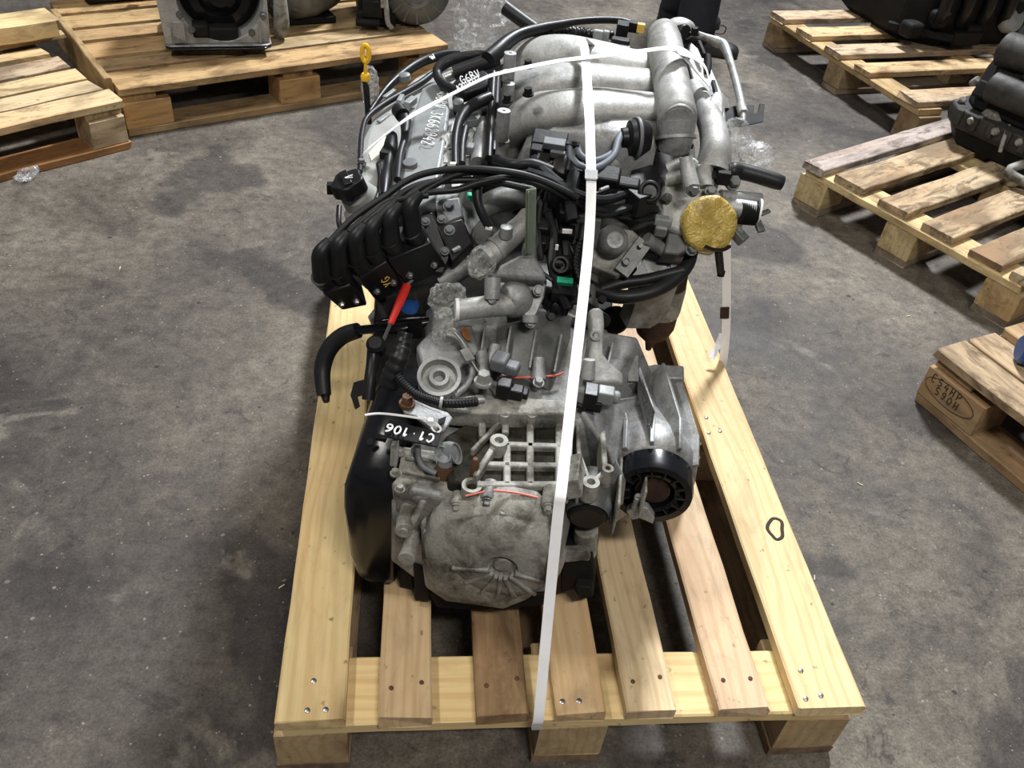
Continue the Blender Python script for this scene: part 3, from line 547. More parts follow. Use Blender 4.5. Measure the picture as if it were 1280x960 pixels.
# red-handled dipstick
mb = MB(); a, b = P(509, 356, z=.50), P(488, 405, z=.475); mb.tube([a, a+(b-a)*.35, a+(b-a)*.7, b], [.0062, .0068, .0055, .0048], 10, 2, flat=.6); lab(part(mb, 'dipstick_handle', 'red'), 'red dipstick handle')
mb = MB(); mb.tube([b, P(477, 430, z=.472)], .0026, 8, 2); mb.tube([a, P(515, 350, z=.503)], .003, 8, 2); part(mb, 'dipstick_rod', 'steel')
mb = MB(); mb.lathe(P(512, 390, z=.435), (.9, -.3, .1), [(.016, -.012), (.019, -.002), (.019, .01), (.013, .016)], 20); lab(part(mb, 'blue_cap', 'blue'), 'blue plastic cap')
mb = MB(); mb.prism(polyz([(460, 395, .42), (472, 380, .43), (486, 378, .43), (488, 392, .43), (476, 402, .425), (464, 404, .42)]), (0, 0, -.004)); mb.prism(polyz([(467, 360, .46), (479, 357, .46), (480, 372, .455), (470, 373, .455)]), (0, .01, -.01)); part(mb, 'heat_shield', 'steel', bevel=.0008)
mb = MB(); mb.prism(polyz([(486, 385, .425), (500, 375, .43), (498, 400, .425), (490, 402, .42)]), (0, 0, -.01)); part(mb, 'cork_pad', 'paper', bevel=.001)
# mass of the block end seen between coil pack and gearbox
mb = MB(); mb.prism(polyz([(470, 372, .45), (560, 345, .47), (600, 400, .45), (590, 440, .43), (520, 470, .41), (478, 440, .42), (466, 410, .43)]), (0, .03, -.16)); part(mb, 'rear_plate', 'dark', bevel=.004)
mb = MB(); mb.prism(polyz([(520, 432, .44), (545, 405, .45), (590, 405, .455), (600, 440, .445), (575, 460, .44), (530, 462, .435)]), (0, 0, -.05)); part(mb, 'adapter_plate', 'alu', bevel=.004)
mb = MB()
for i in range(5): TX([(577+i*1.6, 410, .46), (580+i*1.6, 420, .455), (586+i*.6, 426, .452)], 1, mb, seg=6, n=3)
lab(part(mb, 'copper_shims', 'copper'), 'copper-coloured shims')
# --- ignition coils with rubber boots and leads
Tb = [(400, 318, .565), (422, 309, .575), (443, 299, .585), (463, 287, .595), (487, 273, .607), (512, 259, .62)]
Mb = [(408, 351, .515), (427, 345, .522), (451, 332, .535), (470, 320, .548), (492, 309, .56), (521, 297, .572)]
Bb = [(431, 372, .465), (449, 370, .467), (472, 362, .478), (493, 352, .49), (514, 343, .5), (545, 330, .513)]
mb = MB(); q = [P(*Mb[i][:2], z=Mb[i][2]) for i in range(6)]; w = [P(*Bb[i][:2], z=Bb[i][2]) for i in range(6)]
for i in (0, 2, 4):
    m = MB(); a0, a1, b0, b1 = q[i], q[i+1], w[i], w[i+1]; s = (a1-a0)*.42; d = (b0-a0)
    nn = s.cross(d).normalized()*.019
    m.loft([[a0-s-nn, a1+s-nn, a1+s+nn, a0-s+nn], [b0-s*.9-nn, b1+s*.9-nn, b1+s*.9+nn, b0-s*.9+nn]])
    co = part(m, 'ignition_coil', 'plastic', bevel=.003)
    for k in (i, i+1):
        m = MB(); t = P(*Tb[k][:2], z=Tb[k][2]); ax = (q[k]-w[k]).normalized(); m.tube([q[k]-ax*.004, q[k]+ax*.018], [.0155, .015], 18, 2)
        up = P(Tb[k][0]+13, Tb[k][1]-17, z=Tb[k][2]+.014)
        m.tube([q[k]+ax*.012, (q[k]+t)/2+ax*.006, t+(up-t)*.1, up], [.0135, .0132, .0115, .0075], 16, 6); part(m, 'boot', 'rubber', co)
    m = MB()
    if i == 2: YG = (w[3]+(q[3]-w[3])*.35-nn*1.04, (q[3]-w[3]), -s, co)
    for k in (i, i+1): m.bolt(w[k]+(q[k]-w[k])*.35-nn*1.02, -nn, .004, .004)
    part(m, 'bolt', 'steel', co)
mb = MB(); mb.prism(polyz([(517, 271, .575), (540, 265, .58), (566, 314, .535), (553, 342, .515), (522, 338, .51)]), (.004, .012, -.008)); part(mb, 'coil_bracket', 'plastic', bevel=.002)
mb = MB(); mb.prism(polyz([(545, 282, .565), (578, 272, .57), (592, 304, .545), (565, 328, .53)]), (.004, .012, -.02)); part(mb, 'coil_bracket', 'plastic', bevel=.003)
mb = MB(); mb.prism(polyz([(540, 250, .585), (575, 245, .585), (580, 272, .567), (550, 283, .563)]), (.004, .014, -.02)); part(mb, 'coil_bracket', 'alu_dark', bevel=.004)
mb = MB()
for x, y, z, r in ((532, 277, .576, .006), (556, 314, .54, .006), (561, 258, .582, .008), (552, 274, .572, .006), (562, 288, .562, .0075), (535, 321, .528, .004), (478, 312, .55, .003)): mb.bolt(P(x, y, z=z), (-.1, -.6, .75), r*.8, r*.8)
part(mb, 'bolt', 'plastic_grey')
mb = MB(); mb.bar(P(566, 314, z=.545), P(575, 309, z=.548), .005, .004); part(mb, 'clip', 'alu_bright')
leads = [[(412, 303, .58), (442, 272, .60), (480, 246, .622), (505, 228, .637), (535, 216, .65), (580, 211, .66), (630, 214, .662), (667, 222, .655), (705, 238, .64), (722, 248, .63)],
         [(436, 290, .59), (462, 268, .605), (483, 253, .618), (505, 245, .628), (540, 240, .635), (572, 237, .638), (600, 228, .645), (640, 222, .65), (690, 236, .635)],
         [(523, 246, .63), (535, 236, .638), (555, 225, .646), (580, 216, .652), (605, 215, .654), (642, 220, .652), (680, 233, .643), (712, 248, .625)],
         [(456, 280, .6), (470, 268, .61), (488, 254, .622), (512, 247, .63), (535, 244, .632)],
         [(476, 270, .61), (490, 256, .622), (505, 240, .633), (528, 230, .64), (560, 226, .643), (610, 226, .642), (660, 236, .632)],
         [(500, 256, .62), (512, 244, .632), (530, 232, .642), (552, 224, .647)]]
for l in leads: part(TX(l, 4.4, seg=10), 'ignition_lead', 'rubber')
# --- left cylinder head: valve cover, oil cap, stickers
vcp = [(437, 288, .545), (441, 225, .555), (452, 175, .558), (466, 148, .56), (490, 122, .565), (520, 96, .572), (560, 74, .58), (592, 84, .59), (604, 120, .595), (600, 165, .595), (592, 205, .592), (570, 245, .585), (520, 256, .57), (478, 272, .555)]
mb = MB(); top = polyz(vcp); c = sum(top, Vector())/len(top)
mb.loft([[q-ZX*.06 for q in top], [q-ZX*.004 for q in top], [q+(c-q)*.03 for q in top], [q+(c-q)*.06+ZX*.001 for q in top]]); part(mb, 'valve_cover', 'cover_light', bevel=.004)
mb = MB(); top = polyz([(497, 262, .588), (505, 200, .597), (515, 150, .603), (528, 108, .608), (545, 98, .61), (558, 108, .612), (562, 135, .612), (556, 180, .609), (549, 218, .605), (545, 244, .60), (520, 258, .592)])
mb.loft([[q-ZX*.03 for q in top], [q-ZX*.004 for q in top], [q+(sum(top, Vector())/len(top)-q)*.06 for q in top]]); vcr = part(mb, 'coil_cover', 'cover_grey', bevel=.003)
mb = MB(); top = polyz([(560, 118, .604), (590, 112, .604), (596, 150, .602), (582, 200, .60), (570, 235, .596), (550, 238, .598), (556, 200, .602), (562, 160, .606)])
mb.blob(sum(top, Vector())/len(top)-ZX*.006, (.024, .105, .016), .5, 55, 3, 26, 40, EM); part(mb, 'foil_wrap', 'cover_light', smooth=25)
for pts, w in (([(452, 268, .565), (470, 232, .572), (478, 215, .575)], 9),): pass
mb = MB(); mb.lathe(P(513, 205, z=.6), (-.15, -.1, 1), [(.011, -.006), (.011, .004), (.008, .0045)], 18); mb.lathe(P(506, 97, z=.583), (-.15, -.1, 1), [(.011, -.004), (.0105, .006), (.007, .008)], 16); part(mb, 'cover_bolt', 'plastic_grey')
mb = MB(); mb.prism(polyz([(461, 192, .5605), (472, 180, .562), (480, 168, .5635), (485, 176, .5635), (476, 192, .562), (464, 202, .561)]), (0, 0, .0012)); lab(part(mb, 'sticker', 'paper'), 'pale worn sticker')
mb = MB()
for (a, b) in (((473, 152), (486, 143)), ((480, 122), (494, 112))): mb.bar(P(*a, z=.566), P(*b, z=.566), .008, .004)
mb.bar(P(498, 130, z=.58), P(503, 122, z=.58), .008, .014); mb.bar(P(508, 132, z=.585), P(518, 124, z=.585), .012, .012); part(mb, 'cover_lug', 'cover_grey', bevel=.001)
# dark trough with plug leads between the covers
mb = MB(); TX([(500, 142, .615), (507, 152, .612), (506, 172, .606), (500, 195, .60), (497, 225, .597)], [8, 8, 5, 5, 5], mb); mb.tube([P(498, 137, z=.62), P(503, 144, z=.618)], .012, 16, 2); part(mb, 'plug_lead', 'rubber')
mb = MB(); TX([(490, 170, .588), (488, 185, .587), (485, 205, .586), (482, 225, .585), (480, 245, .582)], [7, 9, 6, 8, 6], mb); TX([(473, 205, .58), (475, 225, .58), (470, 250, .578), (455, 272, .572)], 3.2, mb); mb.box(P(483, 190, z=.59), (.014, .03, .012), EM); part(mb, 'plug_lead', 'plastic')
mb = MB(); TX([(433, 300, .50), (424, 280, .525), (424, 258, .535)], 3.4, mb); part(mb, 'side_cable', 'rubber')
mb = MB(); TX([(450, 215, .565), (451, 185, .567), (453, 165, .57), (459, 147, .573), (480, 130, .577), (510, 113, .582), (527, 103, .587), (541, 92, .593), (549, 86, .6)], [3.6, 3.6, 3.6, 3.6, 4.2, 4.5, 4.5, 4, 4], mb); part(mb, 'side_cable', 'rubber')
mb = MB(); TX([(462, 140, .555), (482, 112, .566), (505, 91, .575), (530, 76, .583), (556, 68, .59), (575, 66, .593)], [3, 4.5, 6, 6.5, 6, 4], mb); part(mb, 'cover_seal', 'plastic')
op = P(436, 231, z=.60); oa = Vector((-.35, -.12, .93)).normalized()
mb = MB(); TX([(462, 262, .55), (452, 250, .565), (442, 240, .585)], [26, 24, 19], mb, seg=20, n=3); mb.tube([P(448, 265, z=.545), P(455, 290, z=.53)], [.022, .018], 14, 2); part(mb, 'filler_neck', 'cover_light')
mb = MB(); x, y, a = perp(oa); rg = []
for h, s in ((-.012, .92), (-.010, 1), (.006, 1), (.010, .93)):
    rg.append([op+oa*h+(x*math.cos(t)+y*math.sin(t))*(.0245*s*(1+.09*math.cos(5*t))) for t in [6.28319*k/40 for k in range(40)]])
mb.loft(rg); mb.bar(op+oa*.010-x*.018-y*.006, op+oa*.010+x*.018+y*.006, .012, .008, oa); mb.box(op-x*.0-y*.026+oa*.002, (.012, .012, .016)); lab(part(mb, 'oil_cap', 'plastic', bevel=.0015), 'black oil filler cap')
# engine oil dipstick, yellow
mb = MB(); c0_, c1_ = P(457, 96, v=.77), P(457, 58, v=.77); d = (c1_-c0_)
mb.tube([c0_, c0_+d*.4, c0_+d*.55], [.0048, .0045, .0042], 10, 2, flat=.7); mb.lathe(c0_, d, [(.008, -.006), (.009, .002), (.0065, .006)], 16)
rg = [c0_+d*.5+(d*(.27-.27*math.cos(t))+UX*.0062*math.sin(t)) for t in [6.28319*k/20 for k in range(21)]]; mb.tube(rg, .0044, 8, 1); lab(part(mb, 'dipstick_handle', 'yellow'), 'yellow dipstick handle')
mb = MB(); mb.tube([c0_-d*.1, P(459, 125, v=.76), P(461, 155, v=.75)], [.006, .0055, .006], 10, 3); part(mb, 'dipstick_tube', 'plastic')
# --- thermostat housing and coolant pipes
tp = P(643, 374, z=.50)
mb = MB(); mb.blob(tp, (.027, .027, .027), .0, 1, 0, 28, 20); part(mb, 'thermostat_dome', 'alu', smooth=60)
mb = MB(); mb.prism(polyz([(612, 350, .525), (620, 340, .53), (672, 336, .53), (684, 350, .525), (680, 372, .505), (672, 392, .49), (664, 404, .482), (656, 398, .487), (652, 380, .498), (625, 372, .505)]), (.002, .012, -.006)); part(mb, 'thermostat_flange', 'alu', bevel=.003)
mb = MB(); TX([(650, 378, .50), (625, 381, .5), (600, 384, .498), (583, 386, .497), (572, 387, .496)], [15, 14.5, 13.5, 13.5, 14.5], mb, seg=22, n=5); part(mb, 'coolant_outlet', 'alu_bright')
mb = MB(); mb.tube([P(573, 387, z=.496), P(569, 387, z=.496)], [.0165, .016], 22, 2); part(mb, 'outlet_lip', 'white')
mb = MB()
for x, y, z, l in ((615, 374, .515, .03), (663, 403, .49, .01)): mb.lathe(P(x, y, z=z), (0, -.55, -.8), [(.0115, -l), (.011, 0), (.0075, .001)], 18)
for x, y, z in ((615, 375, .514), (673, 363, .52), (663, 403, .489)): mb.bolt(P(x, y, z=z), (-.1, -.8, .5), .006, .006)
part(mb, 'bolt_boss', 'alu')
mb = MB(); mb.prism(polyz([(618, 345, .54), (626, 330, .555), (650, 318, .57), (668, 318, .57), (680, 336, .552), (684, 350, .54)]), (.002, .03, -.04)); mb.prism(poly([(652, 310), (668, 308), (672, 345), (650, 345)], v=.335), VX*.02); part(mb, 'water_housing', 'alu', bevel=.005)
mb = MB(); TX([(548, 352, .485), (566, 342, .495), (584, 331, .505), (600, 322, .515)], [11, 12, 12.5, 12.5], mb, seg=18); part(mb, 'coolant_pipe', 'alu')
mb = MB(); TX([(608, 322, .535), (622, 310, .545), (640, 293, .56), (652, 281, .57), (660, 270, .575)], [15, 15, 15, 13, 12], mb, seg=20); mb.tube([P(618, 313, z=.543), P(622, 310, z=.545)], .019, 20, 2); mb.lathe(P(633, 288, z=.575), (0, 0, 1), [(.01, -.01), (.009, .006), (.006, .007)], 14); part(mb, 'coolant_pipe', 'alu_bright')
mb = MB(); TX([(600, 262, .57), (618, 252, .577), (640, 247, .58), (665, 243, .58)], [14, 15, 16, 14], mb, seg=18); part(mb, 'coolant_pipe', 'alu_dark')
mb = MB(); mb.prism(polyz([(590, 285, .545), (605, 268, .55), (618, 290, .54), (606, 310, .53), (588, 300, .535)]), (0, .03, -.05)); part(mb, 'head_end', 'alu_dark', bevel=.004)
mb = MB(); TX([(596, 234, .63), (597, 252, .615), (603, 268, .60), (611, 282, .585)], [7, 6, 6, 6], mb); part(mb, 'temperature_sensor', 'rubber')
mb = MB(); mb.bar(P(607, 284.5, z=.584), P(615, 286, z=.584), .003, .004); part(mb, 'clip', 'white')
mb = MB(); mb.box(P(588, 246, z=.61), (.010, .012, .010)); part(mb, 'plug', 'green', bevel=.002)
mb = MB(); mb.prism(poly([(657, 238), (670, 236), (669, 316), (656, 318)], v=.318), VX*.004); mb.prism(poly([(659.5, 240), (661.5, 240), (660.5, 316), (658.5, 316)], v=.315), VX*.003); lab(part(mb, 'support_strip', 'greenish', bevel=.001), 'upright greenish support strip')
# --- dark harness mass at the centre
mb = MB()
for i, (pts, r) in enumerate([([(690, 232, .63), (684, 260, .60), (680, 285, .575), (682, 312, .55)], 7), ([(706, 240, .63), (704, 270, .59), (708, 300, .56), (712, 340, .53), (716, 380, .50)], 8), ([(722, 250, .62), (735, 258, .61), (760, 262, .605), (790, 260, .60), (820, 262, .59)], 6),
        ([(714, 250, .625), (750, 268, .6), (780, 262, .605), (815, 250, .60)], 4), ([(660, 215, .64), (690, 225, .64), (715, 240, .63), (755, 250, .62), (800, 235, .615)], 6), ([(684, 265, .6), (692, 295, .57), (690, 330, .545), (698, 360, .52), (710, 385, .5)], 6), ([(676, 250, .61), (672, 280, .585), (676, 325, .55)], 4),
        ([(725, 200, .64), (716, 225, .635), (712, 250, .62), (716, 275, .6)], 9), ([(668, 200, .64), (680, 215, .64), (700, 232, .635)], 8)]): TX(pts, r, mb, seg=8)
part(mb, 'wiring_harness', 'rubber')
mb = MB()
for x, y, z, s in ((676, 288, .572, (.022, .022, .036)), (676, 306, .555, (.016, .018, .03)), (708, 295, .565, (.022, .02, .034)), (700, 335, .535, (.028, .026, .03)), (692, 318, .545, (.018, .02, .024)), (718, 318, .545, (.02, .02, .03)), (710, 265, .6, (.03, .025, .025)), (694, 246, .62, (.02, .02, .03))): mb.box(P(x, y, z=z), s, Matrix.Rotation(.3*math.sin(x), 3, 'Z') @ Matrix.Rotation(.4, 3, 'X'))
part(mb, 'connector', 'plastic', bevel=.0025)
mb = MB(); mb.box(P(709, 289, z=.582), (.014, .003, .006)); mb.box(P(696, 309, z=.565), (.004, .003, .008)); part(mb, 'clip', 'white')
mb = MB(); mb.box(P(704, 366, z=.508), (.034, .03, .036), Matrix.Rotation(-.15, 3, 'Z') @ Matrix.Rotation(.35, 3, 'X')); TX([(684, 374, .49), (695, 384, .488), (708, 386, .486)], 9, mb, rib=(.006, .1)); part(mb, 'connector', 'plastic', bevel=.003)
mb = MB(); mb.box(P(706, 352, z=.53), (.023, .01, .010), Matrix.Rotation(-.15, 3, 'Z') @ Matrix.Rotation(.45, 3, 'X')); lab(part(mb, 'connector_lock', 'green', bevel=.001), 'bright green connector lock')
mb = MB(); mb.lathe(P(700, 331, z=.552), (.1, -.7, .6), [(.012, -.02), (.012, .004), (.009, .004), (.008, -.004)], 18); mb.box(P(699, 331, z=.555), (.012, .004, .003)); part(mb, 'sensor', 'plastic')
mb = MB(); mb.box(P(730, 272, z=.60), (.022, .012, .012)); mb.box(P(736, 290, z=.57), (.028, .016, .05)); part(mb, 'bracket', 'alu_dark', bevel=.002)
# --- right cylinder head end with cam cap
mb = MB(); mb.prism(polyz([(735, 268, .575), (758, 264, .575), (785, 280, .565), (800, 295, .55), (802, 302, .545), (785, 325, .525), (775, 345, .51), (757, 338, .51), (735, 330, .515), (726, 310, .53)]), (.004, .025, -.04)); part(mb, 'head_cover', 'greenish' if 0 else 'alu_dirty', bevel=.006, segs=3)
cp_ = P(766, 301, z=.552); mb = MB(); mb.lathe(cp_, Vector((-.05, -.8, .6)), [(.0235, -.03), (.0235, .0), (.0222, .007), (.0185, .014), (.0125, .0185), (.0115, .018), (.006, .0195), (.001, .02)], 36); part(mb, 'cam_cap', 'alu', smooth=50)
mb = MB(); mb.bar(P(806, 302, z=.548), P(776, 342, z=.513), .024, .008, (.1, -.6, .8)); mb.lathe(P(783, 327, z=.532), (-.05, -.7, .7), [(.006, 0), (.006, .003), (.004, .003), (.004, .001)], 14); mb.lathe(P(801, 307, z=.55), (-.05, -.7, .7), [(.004, 0), (.004, .001)], 10); part(mb, 'strut', 'alu_dark', bevel=.002)
mb = MB(); mb.tube([P(808, 298, z=.555), P(828, 312, z=.535), P(842, 320, z=.52)], .010, 12, 3); part(mb, 'strut', 'alu')
mb = MB(); mb.lathe(P(818, 332, z=.50), (-.1, -.6, .75), [(.028, -.05), (.028, 0), (.0255, 0), (.0245, -.003), (.020, -.003), (.019, .001), (.004, .001)], 32); mb.prism(polyz([(790, 345, .49), (812, 318, .51), (846, 330, .5), (850, 350, .485), (830, 362, .475), (800, 362, .475)]), (0, .02, -.09)); part(mb, 'cam_seal_plate', 'alu', smooth=30)
mb = MB(); TX([(866, 306, .53), (860, 330, .515), (842, 350, .5), (812, 366, .488), (776, 371, .48), (745, 363, .48), (728, 350, .49)], [8, 8.5, 9, 9, 9, 9, 8], mb, seg=16); part(mb, 'coolant_hose', 'gloss_black' if 0 else 'rubber')
mb = MB(); TX([(854, 338, .512), (834, 343, .505), (805, 350, .497), (776, 354, .49), (750, 363, .482)], [7, 7, 7.5, 8, 8], mb, seg=16); part(mb, 'coolant_hose', 'rubber')
mb = MB(); mb.bolt(P(864, 311, z=.545), (.1, -.7, .6), .008, .008); part(mb, 'hose_clamp', 'alu_dark')
mb = MB(); TX([(730, 385, .49), (745, 395, .47), (756, 402, .455)], [9, 10, 9], mb); mb.lathe(P(752, 376, z=.49), (0, -.5, 1), [(.006, 0), (.006, .006)], 12); part(mb, 'hose_end', 'plastic')
# exhaust side, low on the right
p = P(829, 362, z=.37); mb = MB(); mb.lathe((p.x, p.y, .235), ZX, [(.005, 0), (.01, .02), (.03, .04), (.037, .06), (.038, .15), (.034, .2)], 24); part(mb, 'catalyst', 'brown_iron')
mb = MB(); mb.lathe((p.x, p.y, .325), ZX, [(.0385, 0), (.0395, .01), (.0395, .05), (.038, .06)], 24); part(mb, 'heat_shield', 'alu_dirty')
mb = MB(); mb.tube([P(767, 385, z=.33), P(766, 415, z=.29), P(766, 458, z=.235)], .0095, 14, 3); part(mb, 'lambda_pipe', 'brown_iron')
mb = MB(); mb.tube([P(766, 429, z=.276), P(766, 446, z=.254)], .0102, 14, 2); lab(part(mb, 'paper_label', 'paper'), 'cream paper label wrapped round the pipe')
mb = MB(); mb.lathe(P(770, 400, z=.36), (.1, -.8, .5), [(.022, -.02), (.024, 0), (.02, .004), (.008, .004)], 24); mb.box(P(730, 412, z=.42), (.05, .04, .06), EM); part(mb, 'pulley', 'dark')
# --- upper intake: three runners into the plenum
PN, PF = P(847, 146, z=.70), P(830, 50, z=.71)
pax = (PF-PN).normalized()
mb = MB(); mb.lathe(PN, pax, [(.022, -.012), (.027, -.008), (.029, .0), (.029, .02), (.0285, .05), (.029, .16), (.030, .25), (.030, .30), (.027, .335), (.016, .352), (.002, .356)], 40); plen = part(mb, 'intake_plenum', 'alu_bright', smooth=50)
mb = MB(); mb.lathe(PN, pax, [(.020, -.016), (.020, -.010)], 32); mb.lathe(PN-pax*.012, pax, [(.0235, -.002), (.025, 0), (.025, .004)], 32); part(mb, 'plenum_cap', 'alu', plen)
runs = [[(640, 186, .585), (644, 160, .625), (662, 144, .66), (700, 138, .682), (745, 133, .69), (790, 134, .694), (834, 136, .70)],
        [(634, 148, .60), (642, 122, .636), (660, 108, .668), (700, 103, .69), (745, 102, .695), (790, 104, .697), (828, 104, .70)],
        [(640, 108, .61), (650, 84, .643), (668, 70, .672), (705, 66, .692), (750, 73, .697), (790, 80, .70), (824, 80, .702)]]
mb = None
for i, l in enumerate(runs):
    q = [P(a, b, z=c-.02) for a, b, c in l]
    m = MB(); m.tube(q, [.040, .046, .050, .049, .046, .040, .036], 26, 7, flat=.56, fdir=tuple(VX)); part(m, 'intake_runner', 'alu_bright', smooth=70)
# lower shell the runners grow out of
mb = MB(); rr = []
for u, z, s in ((-.075, .57, 1), (-.06, .625, 1), (-.02, .66, .98), (.04, .668, .95), (.1, .672, .9), (.14, .672, .88)):
    rr.append([E(u, .555, z-.10), E(u, .555, z-.03), E(u, .565, z-.008), E(u, .59, z), E(u, .9*s, z), E(u, .92*s, z-.02), E(u, .92*s, z-.10)])
mb.loft(rr); part(mb, 'intake_shell', 'alu', bevel=.006, smooth=50, segs=3)
mb = MB(); mb.prism(polyz([(668, 182, .62), (715, 170, .645), (735, 165, .65), (765, 172, .64), (775, 200, .61), (700, 215, .60), (668, 205, .60)]), VX*.02); part(mb, 'intake_face', 'alu', bevel=.005)
mb = MB()
for x, y, z, h in ((638, 66, .715, .045), (630, 138, .695, .045), (636, 104, .675, .03), (629, 175, .645, .035)): 
    p = P(x, y, z=z); mb.lathe(p-ZX*h, ZX, [(.0105, 0), (.0098, h), (.0025, h), (.0025, h-.003)], 22)
part(mb, 'mount_pillar', 'alu')
mb = MB()
for x, y, z in ((660, 83, .695), (660, 118, .695), (868, 42, .72), (870, 122, .66), (875, 145, .64), (634, 126, .66)): mb.bolt(P(x, y, z=z), (-.1, -.1, 1), .0065, .009)
part(mb, 'bolt', 'dark')
mb = MB(); mb.lathe(P(856, 40, z=.72), (.3, -.75, .4), [(.014, -.02), (.014, .0), (.011, .004), (.006, .004)], 20); part(mb, 'plenum_nipple', 'plastic')
mb = MB(); mb.blob(P(850, 36, z=.715), (.028, .022, .02), .1, 20, 2, 20, 14); part(mb, 'plenum_lug', 'alu_bright', smooth=60)
mb = MB(); TX([(846, 148, .695), (845, 166, .675), (843, 186, .65)], [25, 23, 20], mb, seg=24, n=4); mb.tube([P(845, 170, z=.67), P(845, 174, z=.666)], .031, 24, 2); part(mb, 'plenum_elbow', 'alu')
# vacuum diaphragm and grey U hoses
vd = P(795, 173, z=.655); 
mb = MB(); mb.lathe(vd, -UX*.95-VX*.3, [(.012, -.022), (.024, -.018), (.029, -.006), (.031, -.002), (.031, .003), (.028, .005), (.026, .012), (.0165, .016), (.015, .024), (.004, .026)], 36); lab(part(mb, 'vacuum_actuator', 'plastic', smooth=30), 'round black vacuum actuator')
mb = MB(); mb.lathe(vd, -UX*.95-VX*.3, [(.0315, -.0022), (.0322, -.001), (.0322, .002), (.0312, .0032)], 36); part(mb, 'actuator_rim', 'plastic_grey')
mb = MB(); mb.bar(P(818, 178, z=.64), P(866, 182, z=.64), .010, .008); mb.bar(P(822, 160, z=.655), P(824, 178, z=.645), .014, .01); mb.bar(P(822, 186, z=.63), P(862, 188, z=.63), .005, .01); part(mb, 'actuator_rod', 'dark', bevel=.001)
mb = MB(); TX([(711, 181, .66), (714, 196, .652), (724, 207, .648), (738, 211, .646), (754, 206, .648), (767, 194, .652), (772, 178, .658), (776, 168, .66)], 4.7, mb, seg=12); TX([(721, 181, .66), (725, 193, .655), (735, 200, .652), (748, 200, .651), (760, 195, .65), (764, 192, .648)], 4.3, mb, seg=12); part(mb, 'vacuum_hose', 'hose_grey')
mb = MB(); R3 = EM @ Matrix.Rotation(.35, 3, 'X'); mb.box(P(687, 178, z=.655), (.052, .03, .022), R3); mb.box(P(672, 188, z=.645), (.02, .03, .03), R3); mb.box(P(694, 188, z=.645), (.03, .026, .02), R3); mb.box(P(678, 205, z=.635), (.02, .02, .03), R3); mb.lathe(P(703, 208, z=.64), (0, -.6, .8), [(.016, -.02), (.016, .004), (.012, .006)], 18); mb.box(P(718, 216, z=.635), (.026, .02, .03), R3); sol = part(mb, 'solenoid_valve', 'plastic', bevel=.002)
mb = MB(); mb.box(P(693, 180, z=.664), (.032, .014, .012), R3); mb.box(P(697, 193, z=.652), (.022, .006, .012), R3); part(mb, 'solenoid_label', 'plastic_grey', sol, .001)
mb = MB(); mb.box(P(716, 181, z=.662), (.02, .008, .008), R3); TX([(682, 200, .645), (692, 225, .635), (700, 238, .63)], 4, mb); part(mb, 'solenoid_lead', 'plastic', bevel=.001)
mb = MB(); mb.box(P(745, 222, z=.63), (.07, .03, .03), R3); mb.box(P(765, 232, z=.62), (.08, .02, .03), R3); TX([(735, 245, .62), (770, 238, .62), (800, 228, .62)], 4, mb); TX([(736, 252, .615), (775, 246, .615), (802, 240, .615)], 3.5, mb); part(mb, 'wiring_block', 'plastic', bevel=.004)
mb = MB(); mb.tube([P(760, 210, z=.62), P(770, 206, z=.62)], .008, 10, 2); mb.tube([P(750, 238, z=.63), P(760, 234, z=.63)], .003, 8, 2); part(mb, 'metal_clip', 'alu_bright')
# position sensor left of the throttle
mb = MB(); mb.loft([[P(a, b, z=.615)+ZX*h for a, b in ((787, 222), (812, 214), (824, 226), (822, 250), (798, 258), (783, 246))] for h in (-.02, .012)]); mb.lathe(P(812, 240, z=.628), (-.1, -.75, .65), [(.017, -.01), (.017, .004), (.012, .006), (.011, .003), (.005, .003)], 26); lab(part(mb, 'throttle_sensor', 'plastic', bevel=.003), 'black throttle position sensor')
# --- throttle body on the right
mb = MB(); mb.prism(polyz([(824, 244, .60), (838, 206, .635), (868, 194, .645), (884, 210, .635), (900, 240, .61), (940, 243, .607), (942, 262, .59), (900, 300, .56), (845, 290, .565), (826, 278, .575)]), (.004, .03, -.05)); part(mb, 'throttle_body', 'alu_bright', bevel=.006, segs=3)
mb = MB(); TX([(857, 196, .665), (860, 212, .65), (865, 234, .632)], [8, 9, 10], mb, seg=16); mb.lathe(P(866, 237, z=.632), (.05, -.7, -.7), [(.0105, -.002), (.0105, .004), (.006, .006)], 16); TX([(836, 212, .63), (855, 203, .645)], [9, 8], mb); TX([(834, 225, .62), (852, 220, .63)], [8, 8], mb); TX([(880, 210, .635), (882, 235, .615)], 11, mb); part(mb, 'throttle_boss', 'alu_bright')
mb = MB(); mb.bolt(P(866, 238, z=.634), (.05, -.8, .3), .007, .008); mb.bolt(P(915, 229, z=.62), (.05, -.6, .6), .009, .012); mb.bolt(P(834, 248, z=.602), (-.6, -.6, .4), .006, .008); mb.bolt(P(888, 240, z=.617), (0, -.5, .8), .007, .006); part(mb, 'bolt', 'alu_dark')
tb = P(889, 280, z=.583); ta = Vector((.12, -.84, .50)).normalized()
mb = MB(); mb.lathe(tb, ta, [(.038, -.07), (.036, -.045), (.0335, -.012), (.0335, -.006)], 36); part(mb, 'throttle_bore', 'alu_bright')
mb = MB(); x, y, a = perp(ta); rg = []
for h, s in ((-.018, 1.02), (-.008, 1.06), (0, 1.04), (.004, .93), (.0045, .6), (.003, .25)):
    rg.append([tb+a*(h+.004*noise.noise((math.cos(t)*3*s, math.sin(t)*3*s, h*90)))+(x*math.cos(t)+y*math.sin(t))*(.0405*s*(1+.05*noise.noise((math.cos(t)*2.2, math.sin(t)*2.2, h*40+3)))) for t in [6.28319*k/56 for k in range(56)]])
mb.loft(rg)
TAPE = mb
